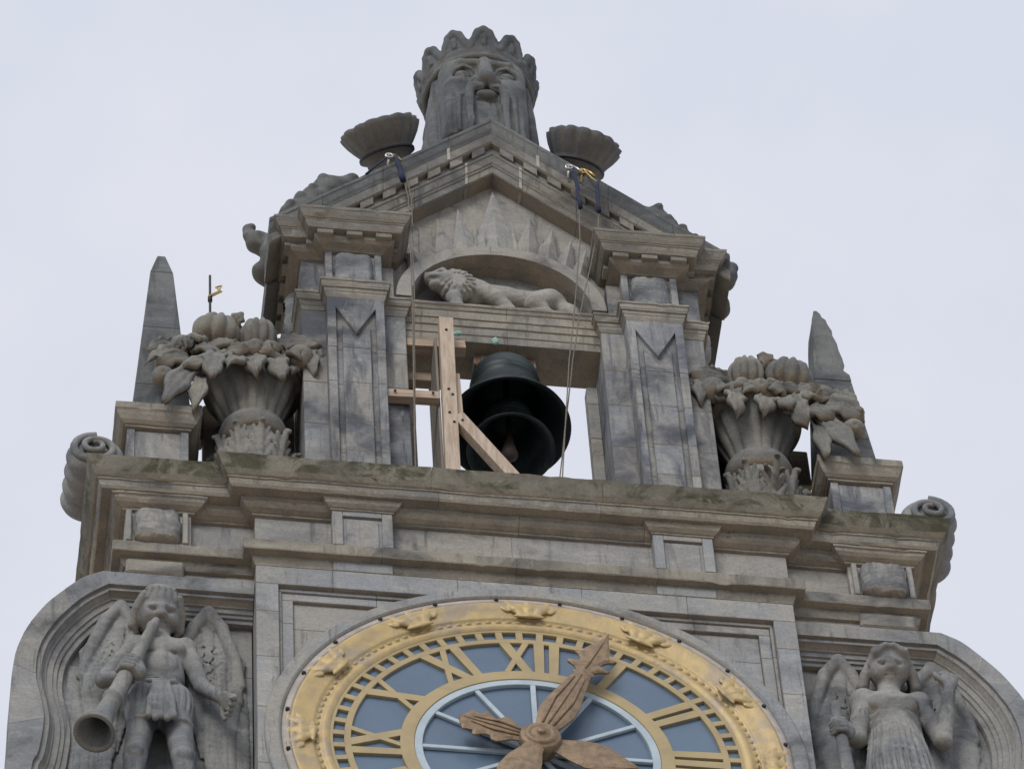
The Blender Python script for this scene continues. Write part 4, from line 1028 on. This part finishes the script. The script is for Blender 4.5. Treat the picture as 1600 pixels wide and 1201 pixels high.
for s, lab in ((-1, 'ribbed stone volute at the cornice end beside the whole obelisk'), (1, 'ribbed stone volute at the cornice end beside the broken obelisk')):
    t_ = tag(empty('volute', (s*3.47, .4, 3.385)), lab, 'ornament', 'volutes at the cornice ends')
    cx, cz = s*3.46, 3.86
    pr = [(.001, .12), (.185, .12)]+[(.205+.032*abs(math.sin(q/24*math.pi*4))+.02*q/24, .13+.56*q/24) for q in range(25)]+[(.001, .70)]
    adopt(lathe('scroll_body', [(r, y) for r, y in pr], 'carved_stone', None, c=(cx, 0, cz), axis='Y', n=40), t_)
    pts = []; rad = []
    for q in range(50):
        a = q/49*math.pi*4.2; r = .20-.178*q/49; pts.append((cx+s*r*math.sin(a), .115-.06*q/49, cz+r*math.cos(a))); rad.append(.036-.014*q/49)
    adopt(tube('spiral', pts, rad, 'carved_stone', None, n=8), t_)
    x = sorted((s*3.26, s*3.50)); adopt(box('plinth', *x, .15, .75, 3.386, 3.75, 'carved_stone', None, .02), t_)
# ================================================================ obelisks
for s in (-1, 1):
    lab = 'tapering stone obelisk with intact pointed tip on its pedestal' if s < 0 else 'tapering stone obelisk with jagged broken tip on its pedestal'
    t_ = tag(empty('obelisk', (s*2.94, .55, 3.385)), lab, 'obelisk', 'obelisks on the corner pedestals')
    cx = s*2.945
    adopt(box('pedestal', cx-.255, cx+.255, .26, .80, 3.387, 4.42, 'ashlar_washed', None, .012), t_)
    adopt(box('pedestal_border', cx-.255, cx-.19, .245, .262, 3.387, 4.42, 'ashlar_washed', None, .004), t_)
    adopt(box('pedestal_border', cx+.19, cx+.255, .245, .262, 3.387, 4.42, 'ashlar_washed', None, .004), t_)
    for st in sweep([(cx-.255, .86), (cx-.255, .245), (cx+.255, .245), (cx+.255, .86)], [(.105, 4.665), (.108, 4.57), (.10, 4.562), (.092, 4.55), (.085, 4.52), (.06, 4.47), (.035, 4.445), (.02, 4.44), (.02, 4.42), (0, 4.418)], 'pedestal_cap', 'cornice_stone', None, back=-.25, nojoint=True): adopt(st, t_)
    cx = s*2.91; cy = .60
    lv = [4.666, 5.33, 5.92, 6.33, 7.33]
    hw = lambda z: .262-.162*(z-4.666)/(7.33-4.666)
    def ob(z0, z1, h0, h1, top=None):
        V = [(cx+a*h0, cy+b*h0, z0) for a, b in ((-1, -1), (1, -1), (1, 1), (-1, 1))]
        V += top or [(cx+a*h1, cy+b*h1, z1) for a, b in ((-1, -1), (1, -1), (1, 1), (-1, 1))]
        bm = bmesh.new(); vs = [bm.verts.new(v) for v in V]
        for f in ((3, 2, 1, 0), (4, 5, 6, 7), (0, 1, 5, 4), (1, 2, 6, 5), (2, 3, 7, 6), (3, 0, 4, 7)): bm.faces.new([vs[i] for i in f])
        bmesh.ops.bevel(bm, geom=bm.edges[:], offset=.008, segments=1, affect='EDGES'); bmesh.ops.recalc_face_normals(bm, faces=bm.faces)
        me = bpy.data.meshes.new('shaft_stone'); bm.to_mesh(me); bm.free(); me.materials.append(MAT['dark_carved_stone'])
        return adopt(link(bpy.data.objects.new('shaft_stone', me)), t_)
    n_ = 4 if s < 0 else 3
    for a, b in list(zip(lv[:-1], lv[1:]))[:n_]: ob(a, b-.004, hw(a), hw(b))
    if s < 0: ob(7.33, 7.70, .10, .036)
    else:
        # the broken top: the outer flank has spalled away in steps
        prof_ = [(hw(6.33)+.02, 6.335), (hw(6.42)+.015, 6.44), (.10, 6.52), (.125, 6.60), (.118, 6.72), (.10, 6.86), (.096, 7.0), (.07, 7.12), (.074, 7.22), (.045, 7.33), (.04, 7.42), (.012, 7.50), (.005, 7.58), (-.02, 7.64)]
        rr_ = random.Random(5); V = []; F = []
        for i, (xr, z) in enumerate(prof_):
            h = hw(z) if z < 7.33 else max(.10-.064*(z-7.33)/.37, .03); xl = -h if z < 7.33 else -h*.95
            for (x, y) in ((xl, -h), (min(xr, h), -h), (min(xr, h)-rr_.uniform(0, .02), h), (xl, h)): V.append((cx+x, cy+y, z+rr_.uniform(-.012, .012)*(i > 0)))
        for i in range(len(prof_)-1):
            for j in range(4): F.append((i*4+j, i*4+(j+1) % 4, i*4+4+(j+1) % 4, i*4+4+j))
        F += [(3, 2, 1, 0), tuple(len(V)-4+j for j in range(4))]
        adopt(fixnormals(mesh_obj('broken_tip', V, F, 'dark_carved_stone')), t_)

# ================================================================ urns of fruit
_lr = random.Random(21)
def leaf(name, base, tip, wd, parent, mat, bulge=.05, lobes=2, out_=(0, -1, .1), th=.03):
    """carved leaf: cupped blade with a sunk midrib and wavy lobes"""
    a, b = Vector(base), Vector(tip); d = b-a; L = d.length; d.normalize(); o_ = Vector(out_); o_ = (o_-d*o_.dot(d)).normalized(); s_ = d.cross(o_)
    asym, bend, tw = _lr.uniform(-.25, .25), _lr.uniform(-.35, .35)*wd, _lr.uniform(-.8, .8); nu, nv = 17, 13; V = []; F = []
    for side in (0, 1):
        for i in range(nu):
            t = i/(nu-1); wv = wd*(math.sin(math.pi*min(t*.86+.12, 1))**.62)*(1+.20*math.sin(t*(lobes+1)*2*math.pi+.6)); wv = max(wv, .004)
            for j in range(nv):
                v = (j/(nv-1)*2-1); h = bulge*math.sin(math.pi*t)+.45*wd*abs(v)**1.3*(.6-1.2*t)-.10*wd*(abs(v) < .1)+.10*wd*abs(v)*math.sin(t*lobes*2*math.pi+1.5)+.09*wd*math.cos(v*9.4)*math.sin(math.pi*min(t*1.1, 1))
                p = a+d*(L*t)+s_*(wv*v*(1+asym*v)+bend*math.sin(math.pi*t))+o_*(h+tw*v*wd*(t-.3)-side*th); V.append(tuple(p))
    k = nu*nv
    for i in range(nu-1):
        for j in range(nv-1):
            q = (i*nv+j, i*nv+j+1, (i+1)*nv+j+1, (i+1)*nv+j); F.append(q); F.append(tuple(x+k for x in q[::-1]))
    rim = [j for j in range(nv)]+[i*nv+nv-1 for i in range(1, nu)]+[(nu-1)*nv+j for j in range(nv-2, -1, -1)]+[i*nv for i in range(nu-2, 0, -1)]
    for x, y in zip(rim, rim[1:]+rim[:1]): F.append((x, y, y+k, x+k))
    return fixnormals(mesh_obj(name, V, F, mat, parent, True))
def urn(s):
    lab = 'stone urn heaped with carved fruit and leaves beside the whole obelisk' if s < 0 else 'stone urn heaped with carved fruit and leaves beside the broken obelisk'
    t_ = tag(empty('fruit_urn', (s*2.13, .45, 3.385)), lab, 'urn', 'fruit urns between pier and obelisk'); f = lambda p: (-s*p[0] if s > 0 else p[0], p[1], p[2])
    c = (s*2.135, .45, 0); A = lambda o: adopt(o, t_)
    A(lathe('bowl', [(.20, 4.74), (.215, 4.82), (.225, 4.90), (.25, 5.0), (.29, 5.12), (.33, 5.25), (.365, 5.38), (.375, 5.41), (.41, 5.43), (.425, 5.46), (.415, 5.50), (.38, 5.52), (.34, 5.52), (.001, 5.5)], 'urn_stone', None, c=c, n=120, rib=lambda a, h: (-.085*abs(math.sin(a*7.5))**6 if 4.85 < h < 5.405 else 0)))
    A(lathe('collar', [(.20, 4.56), (.25, 4.57), (.285, 4.62), (.30, 4.69), (.285, 4.76), (.25, 4.81), (.20, 4.82)], 'urn_stone', None, c=c, n=64))
    A(lathe('foot', [(.001, 4.62), (.22, 4.62), (.265, 4.48), (.285, 4.32), (.275, 4.15), (.245, 4.0), (.225, 3.88), (.24, 3.75), (.32, 3.6), (.34, 3.387), (.001, 3.387)], 'urn_stone', None, c=c, n=60, rib=lambda a, h: (-.04*abs(math.sin(a*9))**4 if 3.8 < h < 4.6 else 0)))
    S = Carve((c[0]-.50, c[1]-.50, 3.40), (c[0]+.50, c[1]+.50, 4.66), .0125); r0 = random.Random(8 if s < 0 else 9)
    S.line([(c[0], c[1], 3.75), (c[0], c[1], 4.1), (c[0], c[1], 4.45)], [.22, .255, .25], k=.02)
    for i in range(10):                                         # acanthus round the foot: ribbed leaves with splayed lobes
        a = 2*math.pi*i/10+.12; tl = r0.choice((0, .02, .05, .16)); zt = 4.50-1.2*tl
        C_ = lambda r, da, z: (c[0]+r*math.sin(a+da), c[1]-r*math.cos(a+da), z)
        S.line([C_(.25, 0, 3.72), C_(.285, 0, 4.10), C_(.30+.6*tl, 0, zt-.12), C_(.325+tl, 0, zt), C_(.36+tl, 0, zt-.03)], [.03, .034, .030, .028, .02], k=.006)
        for sg in (-1, 1):
            for j, (z0, z1, da) in enumerate(((3.75, 4.02, .34), (3.9, 4.22, .33), (4.05, 4.36, .28), (4.2, 4.45, .2))):
                S.line([C_(.265, .03*sg, z0), C_(.285+.3*tl*j/3, sg*da*.6, (z0+z1)/2), C_(.31+.6*tl*j/3, sg*da, z1-1.0*tl*j/3)], [.022, .032, .018], k=.003)
    S.rough(.002, 18, 3); A(S.build('acanthus_cup', 'urn_stone'))
    # screen wall behind the urn
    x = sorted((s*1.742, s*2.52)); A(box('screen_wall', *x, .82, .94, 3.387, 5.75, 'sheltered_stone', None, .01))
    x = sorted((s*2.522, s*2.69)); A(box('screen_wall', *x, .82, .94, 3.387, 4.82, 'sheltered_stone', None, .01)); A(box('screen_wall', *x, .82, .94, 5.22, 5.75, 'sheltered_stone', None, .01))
    def fruit(name, p, r, rot=(0, 0, 0), rib=None, pit=True, h=.012):
        p = f(p); r3 = [r]*3 if np.isscalar(r) else r; m_ = max(r3)*1.3+.03
        S = Carve([q-m_ for q in p], [q+m_ for q in p], h); S.ell(p, r3, rot, k=0, rib=rib)
        if pit: S.ell((p[0], p[1]-max(r3)*.88, p[2]-max(r3)*.42), max(r3)*.17, k=.02, sub=True)
        S.rough(.0025, 16, int(p[0]*50) % 97); A(S.build(name, 'urn_stone'))
    fruit('pumpkin', (-2.46, .26, 6.00), (.175, .175, .155), (R(25), R(10), 0), (9, .22), False)
    fruit('melon', (-2.10, .26, 5.98), (.14, .14, .17), (R(20), 0, 0), (10, .2), False)
    fruit('apple', (-2.155, .06, 5.50), .088); fruit('apple', (-2.00, .08, 5.56), .068); fruit('apple', (-2.92, .10, 5.02), .098)
    fruit('quince', (-1.76, .14, 5.53), (.115, .115, .13)); fruit('apple', (-2.73, .18, 5.66), .085); fruit('pear', (-2.62, .48, 6.12), (.12, .12, .15))
    fruit('apple', (-2.27, .46, 6.28), .12); fruit('apple', (-1.82, .34, 5.92), .13); fruit('pear', (-2.75, .32, 5.82), (.11, .11, .15)); fruit('apple', (-2.30, .30, 5.66), .13); fruit('apple', (-1.98, .30, 5.72), .13)
    fruit('quince', (-2.55, .28, 5.62), .15); fruit('gourd', (-2.13, .45, 5.72), (.34, .30, .22), pit=False)
    Ls = [((-2.40, .14, 5.56), (-2.50, -.04, 4.92), .12, 3), ((-2.62, .12, 5.28), (-2.90, .0, 4.53), .115, 1), ((-2.60, .12, 5.12), (-2.65, .05, 4.54), .085, 1), ((-2.66, .22, 5.58), (-3.02, .08, 5.28), .14, 3),
          ((-2.22, .12, 5.46), (-2.14, -.02, 5.05), .11, 1), ((-1.93, .12, 5.52), (-1.92, .0, 5.03), .11, 2), ((-1.67, .18, 5.74), (-1.64, .10, 5.27), .075, 1), ((-1.92, .32, 6.06), (-1.60, .10, 5.74), .13, 3),
          ((-2.56, .22, 5.68), (-2.36, .03, 5.54), .075, 1), ((-2.68, .16, 5.56), (-2.48, .04, 5.40), .07, 2), ((-2.46, .10, 5.22), (-2.74, -.02, 5.08), .09, 2), ((-2.38, .10, 5.48), (-2.24, -.02, 5.42), .08, 2),
          ((-2.12, .08, 5.50), (-2.02, .0, 5.38), .08, 1), ((-2.82, .30, 5.85), (-3.02, .2, 5.62), .11, 2), ((-1.80, .30, 5.98), (-1.58, .14, 5.60), .10, 2), ((-2.70, .10, 5.35), (-2.98, .03, 5.14), .09, 2),
          ((-2.30, .12, 5.40), (-2.36, -.05, 5.12), .10, 2), ((-2.34, .34, 6.18), (-2.24, .2, 6.30), .08, 2), ((-1.86, .14, 5.60), (-1.80, .02, 5.40), .075, 1), ((-2.0, .45, 6.1), (-1.78, .4, 6.22), .1, 2)]
    Ls += [((_lr.uniform(-2.9, -1.7), _lr.uniform(.2, .32), _lr.uniform(5.5, 5.75)), None, _lr.uniform(.06, .09), 2) for _ in range(14)]
    Ls = [(b, tp or (b[0]+_lr.uniform(-.16, .16), b[1]-.16, b[2]-_lr.uniform(.05, .24)), wd, lb) for (b, tp, wd, lb) in Ls]
    for (b, tp, wd, lb) in Ls: A(leaf('leaf', f(b), f(tp), wd*.84, None, 'urn_stone', .045, lb, (_lr.uniform(-.3, .3), -1, -.15+_lr.uniform(-.3, .2)), .046))
urn(-1); urn(1)

# ================================================================ bells
bell = tag(empty('bell', (.03, .45, 5.15)), 'large dark bronze bell hanging in the tower opening', 'bell')
pr = [(.001, .86), (.10, .865), (.20, .855), (.255, .83), (.285, .78), (.292, .70), (.30, .66), (.306, .65), (.306, .63), (.300, .62), (.303, .58), (.309, .575), (.309, .565), (.304, .56), (.315, .48), (.345, .33), (.352, .325), (.357, .305), (.355, .295), (.39, .20), (.44, .11), (.50, .045), (.53, .02), (.535, .005), (.53, 0), (.505, .01), (.455, .075), (.41, .14), (.36, .22), (.31, .34), (.28, .5), (.265, .7), (.22, .8), (.001, .82)]
o = lathe('bell_body', pr, 'bell_bronze', None, c=(.03, .45, 5.15), n=72); adopt(o, bell)
o = lathe('crown_loop', [(.001, 1.06), (.06, 1.06), (.07, .95), (.09, .86), (.001, .85)], 'bell_bronze', None, c=(.03, .45, 5.15), n=20); adopt(o, bell)
b2 = tag(empty('bell', (.04, .45, 4.84)), 'smaller dark bell hanging inside the large one', 'bell')
o = lathe('bell_body', [(r*.70, h*.66) for r, h in pr], 'bell_bronze', None, c=(.04, .45, 4.84), n=64); adopt(o, b2)
adopt(tube('hanger', [(.04, .45, 5.40), (.04, .45, 5.98)], .03, 'bell_bronze', None), b2)
adopt(tube('clapper', [(.04, .45, 5.36), (.03, .43, 5.0), (.02, .42, 4.80), (.02, .42, 4.72), (.02, .42, 4.66)], [.022, .026, .06, .075, .03], 'clapper_iron', None, n=12), b2)
hs = tag(empty('headstock', (0, .45, 6.0)), 'rust-brown timber headstock carrying the bell under the lintel', 'beam')
adopt(box('block', -.24, .30, .36, .54, 6.02, 6.158, 'old_board', None, .008), hs)
for x in (-.20, .255): adopt(box('strap', x-.02, x+.02, .35, .55, 5.97, 6.156, 'rusty_iron', None, .004), hs)

# ================================================================ timbers of the prop
def timber(name, a, b, wd, th, mat, lab, up_=(0, -1, 0)): return tag(beam(name, a, b, wd, th, mat, None, up_), lab, 'timber', 'timbers propped in the bell opening')
timber('timber_post', (-.535, .055, 3.38), (-.515, .055, 6.16), .122, .10, 'timber', 'upright new pine post standing before the bell')
timber('timber_rail', (-1.043, .085, 4.97), (-.600, .085, 4.985), .08, .11, 'timber_across', 'short horizontal pine rail wedged between pilaster and post', (0, 0, 1))
timber('timber_brace', (-.465, .055, 4.66), (.17, .055, 3.40), .115, .095, 'timber', 'diagonal pine brace sloping down from post past the bell mouth')
timber('timber_batten', (-.435, .08, 4.72), (-.445, .08, 5.36), .05, .05, 'timber', 'short thin batten nailed beside the pine post above the brace')
timber('timber_board', (-.60, .34, 3.38), (-.60, .34, 5.98), .022, .46, 'old_board', 'wide grey board set edgewise behind the pine post')
timber('timber_crosspiece', (-.84, .24, 6.02), (-.33, .24, 6.05), .10, .12, 'timber_across', 'upper pine crosspiece under the lintel behind the post', (0, 0, 1))
timber('timber_crosspiece', (-.84, .44, 5.80), (-.47, .44, 5.81), .09, .12, 'timber_across', 'lower dark crosspiece behind the board near the pier', (0, 0, 1))
_b0 = None
for o, pts in ((bpy.data.objects['timber_post'], ((-.535, .002, 4.66), (-.50, .002, 4.52), (-.53, .002, 5.02), (-.50, .002, 4.94), (-.52, .002, 5.95))), (bpy.data.objects['timber_brace'], ((-.43, .005, 4.56), (.08, .005, 3.62))), (bpy.data.objects['timber_rail'], ((-.66, .028, 4.98), (-.98, .028, 4.97)))):
    for p in pts:
        if _b0 is None:
            V, F = cbox_geo((0, 0, 0), (.011, .009, .011), .004); c_ = _b0 = mesh_obj('bolt', V, F, 'dark_iron', o)
        else: c_ = _b0.copy(); col.objects.link(c_); c_.parent = o
        c_.location = p
for (p, r, lab) in (((-.40, .19, 6.20), (.045, .02, .022), 'small teal corroded fitting on the lintel edge beside the post'), ((-.075, .17, 6.10), (.03, .025, .05), 'small pale green corroded lug above the bell')):
    S = Carve([p[i]-r[i]-.03 for i in range(3)], [p[i]+r[i]+.03 for i in range(3)], .008); S.ell(p, r, k=0).rough(.004, 30, 3)
    tag(S.build('corroded_fitting', 'verdigris'), lab, 'fitting')
tag(tube('mortar_lump', [(.30, .02, 3.38), (.36, .03, 3.42), (.52, .05, 3.41), (.62, .06, 3.385)], [.02, .06, .05, .015], 'cornice_stone', None, n=10), 'low lump of stone on the sill beside the brace foot', 'stone')

# ================================================================ ropes and their anchors
def rope(pts, lab, r=.0058):
    P = [Vector(p) for p in pts]; Q = []
    for a, b in zip(P[:-1], P[1:]):
        for i in range(10): Q.append(a.lerp(b, i/10)+Vector((random.uniform(-.002, .002), 0, 0)))
    Q.append(P[-1]); tag(tube('rope', Q, r, 'rope_fibre', None, n=6), lab, 'rope', 'ropes hanging from the pediment')
rope([(-.83, -.06, 8.30), (-.800, -.10, 7.9), (-.812, -.10, 6.3), (-.85, -.07, 4.2), (-.86, -.06, 3.39)], 'outer of two thin ropes hanging past the left jamb')
rope([(-.80, -.06, 8.30), (-.775, -.10, 7.9), (-.797, -.10, 6.3), (-.84, -.05, 4.2), (-.85, -.03, 3.39)], 'inner of two thin ropes hanging past the left jamb')
rope([(.715, -.08, 7.98), (.69, -.10, 7.4), (.575, -.10, 6.2), (.50, -.10, 5.48), (.33, -.10, 3.39)], 'thin rope from the upper navy sleeve down past the bell')
rope([(.885, -.08, 7.95), (.86, -.10, 7.6), (.625, -.10, 6.2), (.53, -.08, 5.48), (.30, -.07, 3.39)], 'thin rope from the lower navy sleeve down past the bell')
def sleeve(a, b, lab, r=.019):
    P = [Vector(a).lerp(Vector(b), i/6)+Vector((random.uniform(-.008, .008), -.004*(i % 2), 0)) for i in range(7)]
    tag(tube('rope_sleeve', P, [.012, r*.7, r*.9, r, r*.85, r*1.15, r*1.05], 'navy_cloth', None, n=9), lab, 'sleeve', 'navy sleeves over the pediment edge')
sleeve((-.90, -.09, 8.66), (-.83, -.09, 8.22), 'navy cloth sleeve over the rope pair on the pediment slope by the banded horn', .026)
sleeve((.70, -.10, 8.66), (.715, -.10, 7.98), 'upper navy cloth sleeve on the pediment slope near the horn')
sleeve((.90, -.10, 8.46), (.885, -.10, 7.94), 'lower navy cloth sleeve on the pediment slope near the horn')
def anchor(c, lab, m1, m2):
    t_ = tag(empty('rope_anchor', c), lab, 'anchor', 'metal rope anchors on the pediment')
    c = Vector(c)
    ring = [tuple(c+Vector((.032*math.cos(a), 0, .032*math.sin(a)))) for a in [2*math.pi*i/12 for i in range(13)]]
    adopt(tube('ring', ring, .010, m1, None, n=6), t_)
    adopt(tube('shackle', [tuple(c+Vector(v)) for v in ((.03, 0, .02), (.07, -.01, -.03), (.10, -.02, -.10))], .012, m2, None, n=6), t_)
    adopt(tube('peg', [tuple(c+Vector(v)) for v in ((0, .0, .03), (-.01, .05, -.12))], .012, m1, None, n=6), t_)
anchor((-.945, -.05, 8.70), 'steel rope anchor with shackle on the pediment slope by the banded horn', 'steel', 'brass')
anchor((.665, -.06, 8.74), 'small steel anchor above the upper navy sleeve', 'steel', 'steel')
anchor((.785, -.04, 8.72), 'bright brass anchor between the two navy sleeves', 'brass', 'brass')
tag(tube('tether_line', [(.81, -.05, 8.70), (.86, -.07, 8.56), (.90, -.09, 8.47)], .007, 'yellow_twine', None, n=5), 'short yellow line from the brass anchor to the lower sleeve', 'line')
tag(tube('tether_line', [(-.95, -.05, 8.69), (-1.05, -.045, 8.54), (-1.16, -.04, 8.36)], .010, 'navy_cloth', None, n=5), 'short dark line along the pediment edge from the steel anchor', 'line')
# thin rod with a knotted twine above the fruit
rod = tag(empty('metal_rod', (-2.495, .42, 6.1)), 'thin dark metal rod standing above the pumpkin with yellow twine', 'rod')
adopt(tube('rod', [(-2.495, .42, 6.1), (-2.497, .42, 7.20)], .011, 'dark_iron', None, n=8), rod)
adopt(tube('twine', [(-2.51, .40, 6.82), (-2.48, .395, 6.86), (-2.43, .39, 6.90), (-2.40, .385, 6.99), (-2.45, .385, 6.96), (-2.40, .385, 6.90), (-2.48, .40, 6.84)], .009, 'yellow_twine', None, n=5), rod)
adopt(tube('clamp', [(-2.496, .42, 6.78), (-2.496, .42, 6.86)], .02, 'dark_iron', None, n=8), rod)
